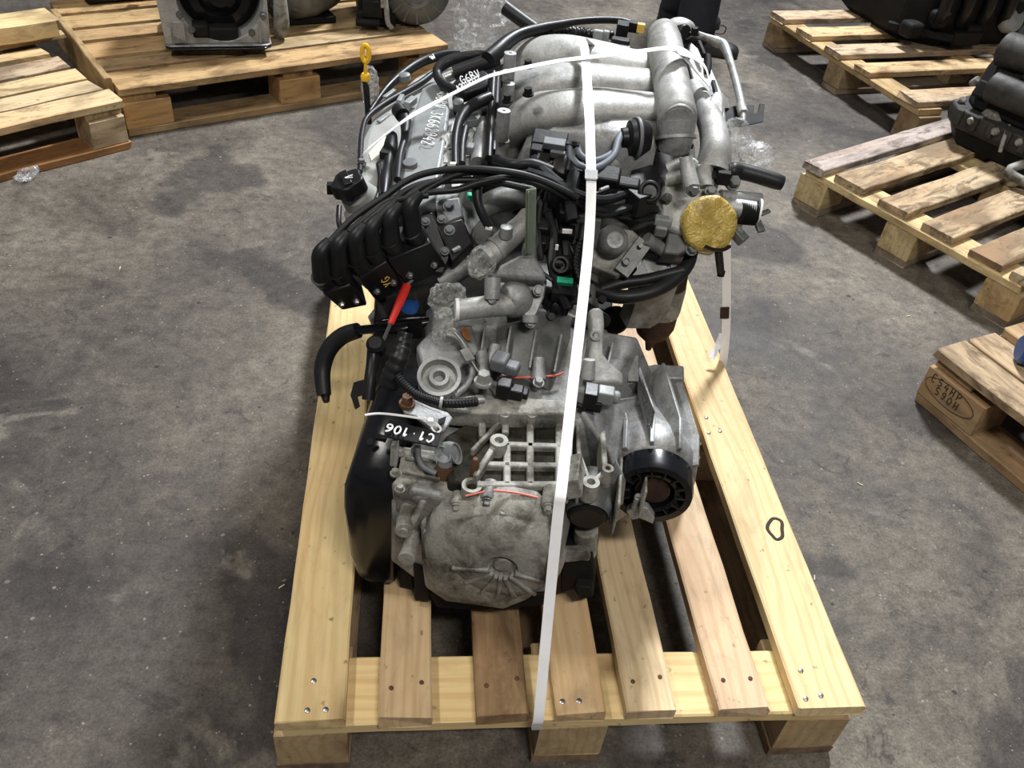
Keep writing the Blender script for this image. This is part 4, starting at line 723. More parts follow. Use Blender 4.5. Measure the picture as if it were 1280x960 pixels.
mb = MB(); mb.lathe(P(928, 262, z=.592), UX, [(.014, -.03), (.0155, -.02), (.0155, .012), (.0155, .018)], 24); mb.tube([P(900, 246, z=.605), P(950, 250, z=.6)], .011, 14, 2); part(mb, 'throttle_shaft', 'alu')
mb = MB(); mb.tube([P(924, 266, z=.59), P(944, 268, z=.588)], .0165, 20, 2, rib=(.003, .05)); part(mb, 'return_spring', 'dark')
mb = MB(); p = P(948, 264, z=.592); mb.lathe(p, UX, [(.019, -.001), (.019, .002), (.016, .002), (.016, -.001)], 26); part(mb, 'shaft_ring', 'white')
mb = MB(); mb.bar(P(950, 268, z=.59), P(962, 263, z=.595), .008, .004); mb.bar(P(946, 276, z=.58), P(952, 290, z=.57), .012, .006); mb.bar(P(918, 288, z=.57), P(930, 302, z=.56), .018, .014); mb.lathe(P(922, 290, z=.57), (.1, -.6, .7), [(.008, -.01), (.008, .005)], 12); part(mb, 'throttle_lever', 'alu_dark', bevel=.001)
mb = MB(); mb.box(P(829, 276, z=.585), (.026, .016, .012), EM); mb.box(P(826, 286, z=.572), (.018, .016, .02), EM @ Matrix.Rotation(.4, 3, 'X')); part(mb, 'idle_connector', 'connector_grey', bevel=.002)
mb = MB(); mb.prism(polyz([(835, 290, .56), (860, 292, .56), (862, 312, .545), (848, 318, .54), (830, 316, .54)]), (0, .02, -.03)); part(mb, 'throttle_base', 'alu_dark', bevel=.003)
mb = MB(); TX([(908, 212, .635), (914, 214, .633), (925, 214, .632), (945, 219, .63), (968, 226, .626), (978, 229, .624)], [7, 11, 10.5, 10, 10, 9], mb, seg=18); lab(part(mb, 'breather_hose', 'rubber'), 'short black hose stub')
mb = MB(); mb.bar(P(893, 208, z=.64), P(912, 208, z=.637), .014, .012); mb.bar(P(890, 216, z=.632), P(892, 226, z=.625), .01, .012); mb.box(P(904, 222, z=.63), (.02, .014, .02), EM); part(mb, 'hose_bracket', 'dark', bevel=.001)
# neck from throttle to plenum, flanges, EGR pipe
mb = MB(); TX([(890, 215, .625), (894, 192, .645), (893, 172, .655), (888, 152, .66), (878, 132, .66), (866, 112, .66)], [23, 20, 18, 17, 15, 14], mb, seg=24); part(mb, 'intake_neck', 'alu_bright', smooth=60)
mb = MB(); mb.prism(polyz([(872, 205, .64), (905, 206, .638), (906, 209, .636), (872, 208, .638)]), (0, .004, -.04)); part(mb, 'neck_flange', 'alu', bevel=.001)
mb = MB(); mb.loft([[P(a, b, z=c)+UX*o for o in (-w, w)]+[P(a, b, z=c-.012)+UX*o for o in (w, -w)] for a, b, c, w in ((890, 152, .665, .017), (893, 135, .675, .015), (897, 122, .685, .010), (898, 115, .69, .005))]); part(mb, 'lift_eye', 'alu_bright', bevel=.003)
mb = MB(); mb.bar(P(891, 102, z=.69), P(896, 121, z=.68), .006, .008); mb.bar(P(873, 53, z=.71), P(880, 70, z=.70), .006, .01); TX([(884, 70, .695), (885, 80, .688), (884, 92, .68)], [5, 5, 4], mb); part(mb, 'stud', 'dark', bevel=.001)
mb = MB(); mb.prism(polyz([(862, 50, .70), (876, 62, .695), (890, 86, .68), (905, 118, .665), (908, 148, .65), (890, 155, .65), (872, 120, .665), (862, 80, .69)]), (0, 0, -.03)); part(mb, 'egr_flange', 'alu_bright', bevel=.004)
mb = MB(); TX([(862, 40, .69), (880, 46, .685), (895, 52, .682), (905, 57, .68), (912, 75, .672), (919, 98, .665), (925, 122, .657), (928, 138, .652), (929, 152, .646)], [4.5, 4.5, 6, 6, 5, 5, 5, 5, 3.5], mb, seg=12); part(mb, 'egr_pipe', 'alu')
mb = MB(); mb.tube([P(893, 51, z=.682), P(900, 54, z=.681)], .0095, 14, 2); mb.tube([P(926, 132, z=.655), P(929, 142, z=.651)], .0085, 12, 2); part(mb, 'pipe_union', 'alu_bright')
mb = MB(); mb.prism(polyz([(902, 136, .64), (925, 131, .645), (943, 131, .645), (942, 142, .64), (948, 140, .64), (950, 129, .645), (956, 130, .645), (954, 152, .637), (928, 158, .632), (902, 158, .63)]), (0, .003, -.003)); part(mb, 'cable_bracket', 'dark', bevel=.0008)
# --- fuel rail side: hoses, rail, connectors between cover and runners
mb = MB(); mb.tube([P(617, 92, z=.655), P(615, 125, z=.64), P(613, 160, z=.63), P(611, 198, z=.615)], .0065, 12, 3); mb.tube([P(622, 95, z=.645), P(620, 140, z=.632), P(617, 190, z=.615)], .006, 12, 3); part(mb, 'fuel_rail', 'plastic')
mb = MB(); TX([(612, 122, .645), (598, 128, .643), (583, 138, .638), (573, 155, .63), (569, 178, .62), (569, 208, .61)], [8, 8, 7, 6, 5, 5], mb); TX([(582, 160, .62), (578, 180, .612), (577, 205, .605)], 5, mb); part(mb, 'fuel_hose', 'rubber')
mb = MB(); TX([(604, 150, .615), (601, 175, .605), (598, 205, .595)], [6, 9, 11], mb, seg=14); part(mb, 'injector_port', 'alu')
mb = MB(); mb.box(P(588, 152, z=.618), (.02, .018, .014), EM @ Matrix.Rotation(.5, 3, 'Z')); mb.box(P(588, 186, z=.605), (.012, .02, .014), EM); part(mb, 'connector', 'plastic_grey', bevel=.002)
mb = MB(); mb.prism(polyz([(566, 116, .59), (612, 96, .60), (640, 150, .59), (632, 215, .57), (570, 222, .57)]), (0, 0, -.04)); part(mb, 'valley_pan', 'dark', bevel=.003)
mb = MB(); mb.lathe(P(573, 129, z=.622), (-.2, -.3, 1), [(.01, -.012), (.009, .004), (.0045, .006)], 14); part(mb, 'sensor', 'alu_dark')
mb = MB(); mb.box(P(566, 206, z=.632), (.008, .006, .006)); part(mb, 'clip', 'white')
mb = MB(); TX([(612, 70, .665), (598, 69, .66), (580, 71, .655), (560, 77, .645), (549, 85, .637), (547, 94, .63), (553, 104, .628), (566, 112, .628), (582, 117, .632)], [6, 6, 6.2, 7.5, 7, 6, 6, 6.5, 6.5], mb, seg=14); part(mb, 'harness_loop', 'rubber')
mb = MB(); mb.tube([P(556, 97, z=.625), P(567, 92, z=.632)], [.011, .0105], 16, 2); part(mb, 'pipe_fitting', 'steel')
mb = MB(); TX([(567, 92, .636), (590, 84, .648), (612, 76, .66), (622, 72, .665)], [9, 9.5, 9.5, 9], mb, seg=16); part(mb, 'fuel_pipe_sleeve', 'rubber')
mb = MB(); top = polyz([(572, 100, .645), (604, 86, .66), (612, 92, .658), (610, 106, .648), (580, 116, .636), (572, 112, .638)]); mb.prism(top, (0, 0, -.02)); slv = part(mb, 'harness_sleeve', 'rubber', bevel=.004)
mb = MB(); TX([(610, 74, .668), (622, 64, .675), (634, 53, .682), (650, 43, .688), (675, 36, .692), (700, 31, .695), (720, 27, .697), (748, 25, .697), (775, 26, .695), (788, 31, .69)], [10, 10, 9, 7.5, 7, 6, 4.5, 4.5, 4.5, 6], mb, seg=14); part(mb, 'main_harness', 'rubber')
mb = MB(); mb.tube([P(632, 10, v=.95), P(655, 27, v=.93), P(680, 44, v=.91), P(705, 58, v=.88)], .0125, 16, 4); part(mb, 'heater_hose', 'rubber')
mb = MB(); TX([(688, 40, .67), (705, 40, .67), (722, 42, .668), (745, 44, .665), (765, 44, .66)], [8, 8, 8, 6, 5], mb, rib=(.008, .08)); mb.box(P(778, 36, z=.69), (.022, .03, .022), EM); mb.box(P(775, 55, z=.68), (.034, .02, .02), EM); mb.box(P(792, 33, z=.69), (.022, .02, .018), EM); part(mb, 'connector', 'plastic', bevel=.002)
mb = MB(); mb.box(P(747, 48, z=.678), (.018, .012, .03), EM); mb.box(P(757, 48, z=.676), (.012, .012, .028), EM); mb.box(P(777, 60, z=.678), (.03, .01, .01), EM); part(mb, 'connector', 'connector_grey', bevel=.002)
mb = MB(); mb.box(P(801, 35, z=.697), (.014, .012, .016), EM); lab(part(mb, 'clip', 'yellow_clip', bevel=.001), 'yellow harness clip')
mb = MB(); mb.loft([[E(-.2, v, .5), E(.18, v, .5), E(.2, v, .6), E(.1, v, .66), E(-.1, v, .64), E(-.24, v, .58)] for v in (.84, .90)]); part(mb, 'timing_cover', 'plastic', bevel=.01)
# --- handwriting strokes
GL = {'G': [[(.55, .8), (.35, 1), (.1, .75), (.05, .35), (.3, 0), (.55, .2), (.55, .45), (.32, .45)]], '6': [[(.5, .95), (.2, .75), (.05, .35), (.2, .02), (.48, .08), (.5, .38), (.25, .5), (.08, .35)]],
 'B': [[(.08, 0), (.08, 1), (.4, .95), (.45, .7), (.1, .52), (.48, .42), (.5, .1), (.08, 0)]], 'V': [[(.05, 1), (.28, 0), (.55, 1)]], '3': [[(.08, .95), (.45, .9), (.22, .55), (.5, .3), (.3, 0), (.05, .1)]],
 'K': [[(.1, 1), (.1, 0)], [(.5, .95), (.12, .45), (.52, 0)]], '2': [[(.08, .78), (.3, 1), (.5, .72), (.08, .02), (.55, .04)]], '9': [[(.5, .65), (.25, .5), (.08, .75), (.3, 1), (.5, .8), (.45, .3), (.2, 0)]],
 '4': [[(.35, .95), (.05, .4), (.55, .4)], [(.45, .65), (.42, 0)]], '1': [[(.15, .75), (.35, 1), (.35, 0)]], '0': [[(.28, 1), (.06, .7), (.08, .2), (.3, 0), (.5, .3), (.48, .75), (.28, 1)]], 'C': [[(.52, .82), (.3, 1), (.07, .6), (.12, .15), (.35, 0), (.54, .15)]],
 '.': [[(.25, .45), (.32, .45)]], 'A': [[(.05, 0), (.3, 1), (.52, 0)], [(.14, .35), (.45, .35)]], '8': [[(.3, .52), (.08, .75), (.3, 1), (.5, .75), (.3, .52), (.06, .25), (.3, 0), (.52, .25), (.3, .52)]], 'W': [[(.0, .8), (.15, .1), (.4, .7), (.6, .1), (1, .9)]],
 'E': [[(.5, 1), (.1, 1), (.1, 0), (.5, 0)], [(.1, .5), (.42, .5)]], '5': [[(.5, 1), (.12, 1), (.1, .55), (.45, .5), (.45, .1), (.08, .0)]], 'H': [[(.08, 1), (.08, 0)], [(.5, 1), (.5, 0)], [(.08, .5), (.5, .5)]], 'P': [[(.1, 0), (.1, 1), (.5, .85), (.45, .5), (.1, .45)]], 'Y': [[(.05, 1), (.28, .5), (.52, 1)], [(.28, .5), (.28, 0)]], ' ': []}
def write(txt, o, right, up, h, r, adv=.72):
    right = Vector(right).normalized(); up = Vector(up); up = (up-right*up.dot(right)).normalized(); nn = right.cross(up); m = MB(); x = 0
    for ch in txt:
        for st in GL[ch]:
            q = [Vector(o)+right*((x+a)*h)+up*(b*h) for a, b in st]; m.tube(q, r, 6, 3 if len(q) > 2 else 2, flat=1)
        x += adv if ch != 'W' else 1.1
    return m
a, b = P(547, 116, z=.6125), P(527, 178, z=.606); d = (b-a)
m = write('G6BV 3K662942', a, d, ZX.cross(d), .020, .0009, .74); lab(part(m, 'handwriting', 'ink', vcr, split=False), 'white handwritten number G6BV 3K662942')
a, b = P(578, 105, z=.652), P(607, 93, z=.662); d = b-a
m = write('G6BV', a, d, TOC.cross(d), .013, .0009, .75); a2 = P(573, 114, z=.649); m2 = write('A2018112', a2, P(606, 99, z=.658)-a2, TOC.cross(d), .010, .0008, .62); m.add(m2.v, m2.f); lab(part(m, 'handwriting', 'ink', slv, split=False), 'white handwritten code on black sleeve')
a = P(541, 75, z=.597); d = P(556, 67, z=.60)-a; m = write('W', a, d, TOC.cross(d), .012, .0012); part(m, 'handwriting', 'ink')
a = P(466, 336, z=.558); d = P(485, 345, z=.555)-a
m = write('YG', YG[0], YG[1], YG[2], .013, .0007, .8); part(m, 'marking', 'yellow_clip', YG[3], split=False)
m = write('V', op+oa*.0145, perp(oa)[0], perp(oa)[1], .012, .0008); part(m, 'marking', 'ink', split=False)
# extra fasteners and casting details
for q_ in ((600, 404), (640, 392), (690, 392), (722, 402), (768, 452), (836, 486), (846, 502)):
    m = MB(); m.bolt(P(*q_, v=.333), -VX, .006, .008); part(m, 'bolt', 'alu_dark')
for q_ in ((500, 566), (520, 562), (494, 592), (500, 612)):
    m = MB(); m.bolt(P(*q_, z=.402), ZX, .005, .006); part(m, 'bolt', 'alu_dirty')
for a_, b_ in (((508, 572), (545, 578)), ((503, 590), (550, 600))):
    m = MB(); m.bar(P(*a_, z=.402), P(*b_, z=.394), .004, .006); part(m, 'casting_rib', 'alu_dirty', case, .001)
for k in range(6):
    m = MB(); m.bar(E(-.06+.035*k, .24, .444), E(-.065+.037*k, .30, .466), .0035, .008); part(m, 'casting_rib', 'alu', case, .001)
for q_ in ((585, 222, .598), (560, 235, .598), (598, 118, .602), (452, 205, .566), (472, 250, .566)):
    m = MB(); m.bolt(P(q_[0], q_[1], z=q_[2]), ZX, .0055, .007); part(m, 'bolt', 'alu_dark')
mb = MB(); TX([(620, 200, .63), (640, 206, .64), (665, 205, .645), (690, 214, .64)], 7, mb); part(mb, 'breather_hose', 'rubber')
mb = MB(); TX([(728, 262, .605), (745, 270, .595), (770, 270, .59), (800, 275, .585), (824, 272, .585)], 3, mb, seg=8); part(mb, 'sensor_lead', 'rubber')
mb = MB(); TX([(680, 235, .63), (668, 262, .605), (672, 300, .57), (668, 330, .55), (690, 350, .535)], 3, mb, seg=8); part(mb, 'sensor_lead', 'rubber')
mb = MB(); TX([(725, 300, .565), (720, 330, .545), (726, 352, .53), (735, 372, .51)], 5, mb, seg=8, rib=(.006, .1)); part(mb, 'corrugated_sleeve', 'plastic')
# ------------------------------------------------------------------ straps, tag, tape and film on the engine
mb = MB(); mb.ribbon([E(.06, .93, .50), E(.06, .925, .62), P(729, 48, z=.722), P(731, 62, z=.726), P(734, 105, z=.722), P(737, 150, z=.708), P(738, 185, z=.685), P(739, 235, z=.652), P(736, 300, z=.605), P(727, 390, z=.56), P(714, 500, z=.50), P(702, 610, z=.44), P(698, 640, z=.415), P(686, 760, z=.29), P(674, 890, z=.165), P(671, 906, z=.135), P(671, 912, z=.11)], .0138, [UX]*14+[Vector((1, 0, 0))]*3, .001, 4)
s1 = mb.build('strap', 'strap', None); tag(s1, 'white plastic strap running lengthwise over engine and gearbox to the pallet edge', 'strap')
mb = MB(); mb.ribbon([E(-.27, .60, .45), P(452, 205, z=.53), P(455, 192, z=.572), P(470, 178, z=.592), P(505, 151, z=.63), P(545, 128, z=.645), P(600, 100, z=.676), P(622, 92, z=.69), P(640, 88, z=.704), P(700, 76, z=.722), P(760, 69, z=.735), P(808, 63, z=.747), P(824, 61, z=.753), P(838, 61, z=.753), P(851, 67, z=.742), P(868, 86, z=.71), P(892, 114, z=.672), P(906, 135, z=.64), P(908, 200, z=.545), P(908, 300, z=.40), P(908, 400, z=.235), Vector((.4035, .755, .152)), Vector((.4045, .755, .12))], .0165, [VX]*17+[UX]*6, .001, 4)
s2 = mb.build('strap', 'strap', None); tag(s2, 'white plastic strap crossing over the valve cover and intake plenum', 'strap')
mb = MB(); mb.ribbon([P(845, 62, z=.757), P(862, 68, z=.735), P(880, 82, z=.715), P(886, 98, z=.70), P(888, 112, z=.69)], .02, VX, .001, 5); b = mb.build('strap_tail', 'strap', None); tag(b, 'wide loose white strap tail hanging beside the plenum', 'strap')
mb = MB(); mb.ribbon([P(903, 418, z=.205), P(898, 430, z=.185), P(889, 448, z=.165)], .013, UX, .001, 4); b = mb.build('strap_tail', 'strap', None); tag(b, 'short loose strap end by the right pallet board', 'strap')
mb = MB(); mb.ribbon([P(906, 384, z=.263), P(905.5, 398, z=.24)], .0175, UX, .002, 2); b = mb.build('strap_seal', 'brown_iron', s2)
mb = MB(); mb.ribbon([P(739, 213, z=.668), P(739, 224, z=.662)], .0175, UX, .003, 2); b = mb.build('strap_seal', 'steel', s1)
# black number tag with its cable tie
tg = [(481, 532), (488, 525), (551, 541), (547, 558), (480, 545)]
mb = MB(); t3 = [P(a, b, z=.448-(b-525)*.0003) for a, b in tg]; mb.prism(t3, (0, 0, -.0025)); tg_ = mb.build('number_tag', 'plastic', None, .0006); tag(tg_, 'black tag with white number C1.106 tied to the gearbox bracket', 'tag')
a = P(544, 544, z=.4465); d = P(486, 530, z=.4485)-a; m = write('C1.106', a, d, -ZX.cross(-d), .0145, .0012, .74); m.build('lettering', 'ink', tg_)
mb = MB(); TX([(456, 519, .452), (475, 517, .453), (505, 520, .453), (537, 525, .452)], 1.6, mb, seg=6); mb.box(P(538, 526, z=.453), (.007, .007, .006)); TX([(538, 526, .452), (546, 530, .45), (551, 537, .445), (545, 541, .442), (539, 534, .446)], 1.5, mb, seg=6); b = mb.build('cable_tie', 'white', None); tag(b, 'white cable tie holding the black number tag', 'cable tie')
# yellow tape over the throttle bore
m_, nt, bs = newmat('tape'); tcv = nd(nt, 'ShaderNodeNewGeometry').outputs['Position']; n_ = noi(nt, tcv, 26, 3, .5, 1.2)
nt.links.new(mixc(nt, ramp(nt, n_, [(.35, 0), (.7, 1)]), (.36, .245, .045), (.50, .37, .10)), bs.inputs['Base Color']); bs.inputs['Roughness'].default_value = .38; bump(nt, bs, mixc(nt, .5, n_, noi(nt, tcv, 70, 2, .5, 2.0)), .7, .01)
b = TAPE.build('masking_tape', 'tape', None, 0, 60); tag(b, 'crumpled yellow tape sealing the round throttle opening', 'tape')
def wrap(px, py, z, rad, seed, label, mat='film', amp=.3, fr=38, rot=None, nu=34, nv=26):
    m = MB(); m.blob(P(px, py, z=z), rad, amp, fr, seed, nu, nv, rot); o = m.build('stretch_film', mat, None, 0, 20); tag(o, label, 'plastic film'); return o
wrap(603, 327, .535, (.021, .026, .026), 3, 'crumpled clear film over the upper coolant pipe', 'film_green')
m = MB(); m.blob(P(557, 372, z=.50), (.03, .02, .026), .3, 38, 5, 34, 26); m.blob(P(556, 412, z=.465), (.018, .02, .035), .3, 38, 9, 28, 24); o = m.build('stretch_film', 'film_green', None, 0, 20); tag(o, 'clear film sleeve hanging off the thermostat outlet', 'plastic film')
wrap(463, 108, .585, (.018, .018, .036), 7, 'bunched clear film round the yellow dipstick tube')
m = MB(); m.blob(P(916, 172, z=.65), (.030, .026, .032), .35, 36, 11, 40, 30); m.blob(P(944, 192, z=.63), (.034, .024, .022), .35, 36, 13, 40, 30); o = m.build('stretch_film', 'film', None, 0, 20); tag(o, 'shiny clear film bunched behind the short black hose', 'plastic film')
m = MB(); mb = MB(); TX([(882, 308, .56), (892, 312, .555), (904, 312, .555), (912, 308, .555)], 2.5, mb, seg=8); mb.tube([P(898, 312, z=.55), P(901, 341, z=.50)], [.0065, .006], 12, 2); mb.lathe(P(901, 343, z=.498), (0, -.3, -1), [(.0065, -.006), (.0055, .003)], 12); o = part(mb, 'cable_clip', 'plastic')
# scrap and bundle of film on the floor
c = P(598, 92, z=.0); m = MB(); m.blob((c.x, c.y, .15), (.10, .09, .17), .3, 11, 21, 60, 46); o = m.build('film_bundle', 'film', None, 0, 15); tag(o, 'bundle of clear stretch film standing on the floor behind the engine', 'plastic film')
c = P(34, 224, z=0); m = MB(); m.blob((c.x, c.y, .014), (.022, .034, .014), .5, 50, 25, 34, 24, Matrix.Rotation(-.5, 3, 'Z')); o = m.build('film_scrap', 'film', None, 0, 15); tag(o, 'small scrap of clear film on the floor by the weathered pallet', 'plastic film')
# ------------------------------------------------------------------ machines on the other pallets
def frame(a, b): x = (b-a); x.z = 0; x.normalize(); y = ZX.cross(x); return x, y      # x along the face, y away from the viewer
def G(o, x, y, u, v, z): return Vector((o.x, o.y, .146))+x*u+y*v+ZX*z
# gearbox with black pan on pallet B: open bell end towards the photographer
a, b = P(215, 70, z=.146), P(335, 68, z=.146); x, y = frame(a, b); W_ = (b-a).length; o0 = (a+b)/2
T1 = thing('gearbox', 'silver gearbox with open black bell end and flat black pan', 'gearbox', tuple(G(o0, x, y, 0, .15, 0)))
g = lambda u, v, z: G(o0, x, y, u, v, z)
def pm(m, name, mat, par, bevel=.003, smooth=40):
    for q in pieces(m): oo = q.build(name, mat, par, bevel, smooth)
    return oo
def rrect(u0, u1, v0, v1, z, c, f=g): return [f(u0+c, v0, z), f(u1-c, v0, z), f(u1, v0+c, z), f(u1, v1-c, z), f(u1-c, v1, z), f(u0+c, v1, z), f(u0, v1-c, z), f(u0, v0+c, z)]
h = W_/2
m = MB(); m.loft([rrect(-h+.02, h-.015, .004, .3, 0, .02), rrect(-h, h, -.016, .31, .018, .02), rrect(-h-.014, h+.012, -.03, .32, .026, .02), rrect(-h-.014, h+.012, -.03, .32, .032, .02)]); pm(m, 'oil_pan', 'gloss_black', T1)
m = MB(); m.loft([rrect(-h-.016, h+.014, -.02, .30, .032, .015), rrect(-h-.016, h+.014, -.02, .30, .038, .015)]); pm(m, 'pan_rail', 'alu', T1)
out = [(-h-.012, .038), (h+.01, .038), (h+.01, .2), (h-.01, .32), (.05, .38), (-.06, .38), (-h-.01, .30), (-h-.02, .17)]
ccx, ccz, cr = .018, .172, W_*.425
N = 48; circ = [(ccx+cr*math.cos(t), ccz+cr*math.sin(t)) for t in [6.28319*k/N for k in range(N)]]
def outer(t):                                        # outline point in direction t from the bore centre
    dx, dz = math.cos(t), math.sin(t); best = 9
    for (x0, z0), (x1, z1) in zip(out, out[1:]+out[:1]):
        ex, ez = x1-x0, z1-z0; den = dx*ez-dz*ex
        if abs(den) < 1e-9: continue
        s_ = ((x0-ccx)*ez-(z0-ccz)*ex)/den; w_ = ((x0-ccx)*dz-(z0-ccz)*dx)/den
        if s_ > 0 and -.001 <= w_ <= 1.001: best = min(best, s_)
    return (ccx+dx*best, ccz+dz*best)
og = [outer(6.28319*k/N) for k in range(N)]
m = MB(); m.loft([[g(u, .20, z) for u, z in circ], [g(u, .03, z) for u, z in circ], [g(u, -.006, z) for u, z in [(ccx+(a_-ccx)*1.03, ccz+(b_-ccz)*1.03) for a_, b_ in circ]], [g(u, -.006, z) for u, z in og], [g(u, .03, z) for u, z in og], [g(ccx+(u-ccx)*.9, .22, .05+(z-.05)*.9) for u, z in og]], cap=True); bell = pm(m, 'bell_housing', 'alu_bright', T1, .002)
m = MB(); m.lathe(g(ccx, .07, ccz), -y, [(cr*.97, -.05), (cr*.97, 0), (cr*.8, .015), (cr*.75, .03), (cr*.55, .034), (cr*.5, .02), (cr*.3, .03), (cr*.28, .05), (.01, .055)], 40); pm(m, 'torque_converter', 'gloss_black', T1, 0)
m = MB()
for u in (-h+.012, -h+.045, h-.02): m.box(g(u, -.005, .075), (.008, .02, .07), Matrix((x, y, ZX)).transposed())
m.box(g(-h+.028, -.004, .075), (.03, .02, .065), Matrix((x, y, ZX)).transposed()); pm(m, 'housing_rib', 'alu', T1, .002)
m = MB()
for t in (3.5, 3.9, 5.4, 5.9, 2.6): m.bolt(g(ccx+cr*1.06*math.cos(t), -.008, ccz+cr*1.06*math.sin(t)), -y, .008, .01)
pm(m, 'bolt', 'alu_dark', T1, 0)
m = MB(); m.box(g(.0, .02, .06), (.12, .05, .05), Matrix((x, y, ZX)).transposed()); m.box(g(-.05, .02, .075), (.05, .06, .04), Matrix((x, y, ZX)).transposed()); pm(m, 'valve_body', 'dark', T1, .008)
# round greenish gearbox behind it
c = P(378, 44, z=.15); T2 = thing('gearbox', 'round greenish-grey gearbox between the silver and dark gearboxes', 'gearbox', (c.x, c.y+.12, .146))
ax = Vector((.5, .85, 0)).normalized(); cc = Vector((c.x-.03, c.y+.16, .27))
m = MB(); m.lathe(cc, -ax, [(.10, -.16), (.115, -.12), (.12, -.02), (.105, .06), (.07, .09), (.04, .1), (.03, .13), (.004, .132)], 32); pm(m, 'case', 'alu_dark', T2, .002)
m = MB(); m.box((cc.x, cc.y+.05, .157), (.2, .2, .022), Matrix.Rotation(.4, 3, 'Z')); pm(m, 'oil_pan', 'dark', T2, .004)
m = MB()
for t in range(8): d = Vector((ax.y, -ax.x, 0))*math.cos(t*.785)+ZX*math.sin(t*.785); m.bar(cc+d*.1-ax*.05, cc+d*.1+ax*.0-ax*.09+d*-.03, .008, .02, d)
pm(m, 'case_rib', 'alu_dark', T2, .001)
m = MB(); q = P(352, 30, z=.2); m.tube([q+Vector((0, 0, .1)), q, P(350, 42, z=.16)], [.02, .025, .02], 14, 3); pm(m, 'output_shaft', 'alu_dirty', T2, 0)
# dark gearbox with grey end on pallet B right
a, b = P(448, 36, z=.146), P(556, 40, z=.146); x2, y2 = frame(a, b); o2 = (a+b)/2; g2 = lambda u, v, z: G(o2, x2, y2, u, v, z)
T3 = thing('gearbox', 'dirty dark gearbox with round grey housing at the pallet end', 'gearbox', tuple(g2(0, .1, 0)))
m = MB(); m.loft([[g2(u, v, z) for u, z in ((-.15, .01), (-.02, .0), (-.02, .2), (-.06, .28), (-.15, .22))] for v in (.02, .25)]); m.box(g2(-.1, .01, .07), (.07, .05, .06)); m.box(g2(-.13, .02, .04), (.05, .05, .04)); pm(m, 'case', 'dark', T3, .006)
m = MB(); m.lathe(g2(.05, .02, .125), -y2, [(.10, -.2), (.122, -.16), (.122, -.03), (.115, -.01), (.10, .004), (.05, .01), (.045, .002), (.02, .002)], 36); hs = pm(m, 'round_housing', 'alu_dark', T3, .002)
for k in range(7):
    t = 3.4+k*.45; d = x2*math.cos(t)+ZX*math.sin(t); m = MB(); m.bar(g2(.05, .018, .125)+d*.05, g2(.05, .02, .125)+d*.108, .008, .014, y2); m.build('housing_rib', 'alu_dark', hs, .0015)
m = MB(); m.tube([g2(-.06, -.01, .11), g2(-.055, -.02, .07), g2(-.05, -.02, .03), g2(-.035, -.02, .012)], .009, 12, 4); m.box(g2(-.065, -.015, .1), (.02, .02, .04)); pm(m, 'cooler_pipe', 'alu_dirty', T3, .002)
m = MB(); m.tube([g2(-.16, -.02, .03), g2(-.08, -.02, .028)], .013, 12, 2); pm(m, 'lever_shaft', 'dark', T3, 0)
# black engine at the rear left of pallet B
c = P(150, 8, z=.146); T4 = thing('engine', 'black engine at the rear of the tan pallet behind the silver gearbox', 'engine', (c.x, c.y+.14, .146)); Rm = Matrix.Rotation(aB, 3, 'Z')
m = MB(); m.box((c.x-.02, c.y+.14, .30), (.30, .20, .30), Rm); m.box((c.x-.02, c.y+.13, .165), (.24, .16, .038), Rm); pm(m, 'block', 'dark', T4, .012)
m = MB(); m.lathe(Vector((c.x-.06, c.y+.03, .25)), (-aB*0, -1, 0), [(.06, -.02), (.062, .01), (.05, .016), (.045, .006), (.02, .006)], 28); pm(m, 'pulley', 'plastic', T4, 0)
m = MB(); m.tube([Vector((c.x+.06, c.y+.04, .18)), Vector((c.x+.07, c.y+.0, .22)), Vector((c.x+.06, c.y-.01, .30))], .015, 12, 4); pm(m, 'hose', 'rubber', T4, 0)
# big black engine on pallet C
ux = Vector((math.cos(aC+math.pi/2), math.sin(aC+math.pi/2), 0)); vx = Vector((-math.cos(aC), -math.sin(aC), 0)); RC = Matrix((ux, vx, ZX)).transposed()
c = P(1092, 40, z=.146); gc = lambda u, v, z: Vector((c.x, c.y, .146))+ux*u+vx*v+ZX*z
T5 = thing('engine', 'large black engine on the pallet with five spaced boards', 'engine', tuple(gc(.35, .1, 0)))
m = MB(); m.loft([[gc(u, v, z) for u, v in ((.03, -.16), (.62, -.16), (.66, .30), (.05, .30))] if 0 else [gc(.35+(u-.35)*s, .08+(v-.08)*s, z) for u, v in ((.02, -.10), (.15, -.20), (.62, -.2), (.66, .32), (.05, .32))] for z, s in ((0, .9), (.03, 1), (.22, 1.02), (.34, .95), (.42, .8))]); pm(m, 'block', 'dark', T5, .012)
m = MB()
for k in range(5): m.tube([gc(.05+.11*k, -.20, .30), gc(.06+.11*k, -.24, .26), gc(.08+.11*k, -.235, .16), gc(.10+.11*k, -.2, .1)], .022, 14, 4)
pm(m, 'manifold_runner', 'plastic', T5, 0)
for k in range(7):
    m = MB(); m.box(gc(.02+.09*k, -.17-.03*(k % 2), .07+.05*(k % 3)), (.07, .07, .06), RC @ Matrix.Rotation(.5*k, 3, 'Z')); m.build('accessory', 'dark', T5, .014)
m = MB(); m.bar(gc(.0, -.06, .05), gc(.18, -.24, .055), .03, .03); m.box(gc(.25, -.22, .05), (.14, .05, .05), RC); pm(m, 'bracket', 'dark', T5, .004)
m = MB(); m.lathe(gc(.46, -.23, .12), -vx+ZX*.4, [(.05, -.03), (.052, .0), (.045, .012), (.03, .014), (.012, .014)], 26); pm(m, 'filter_cap', 'connector_grey', T5, 0)
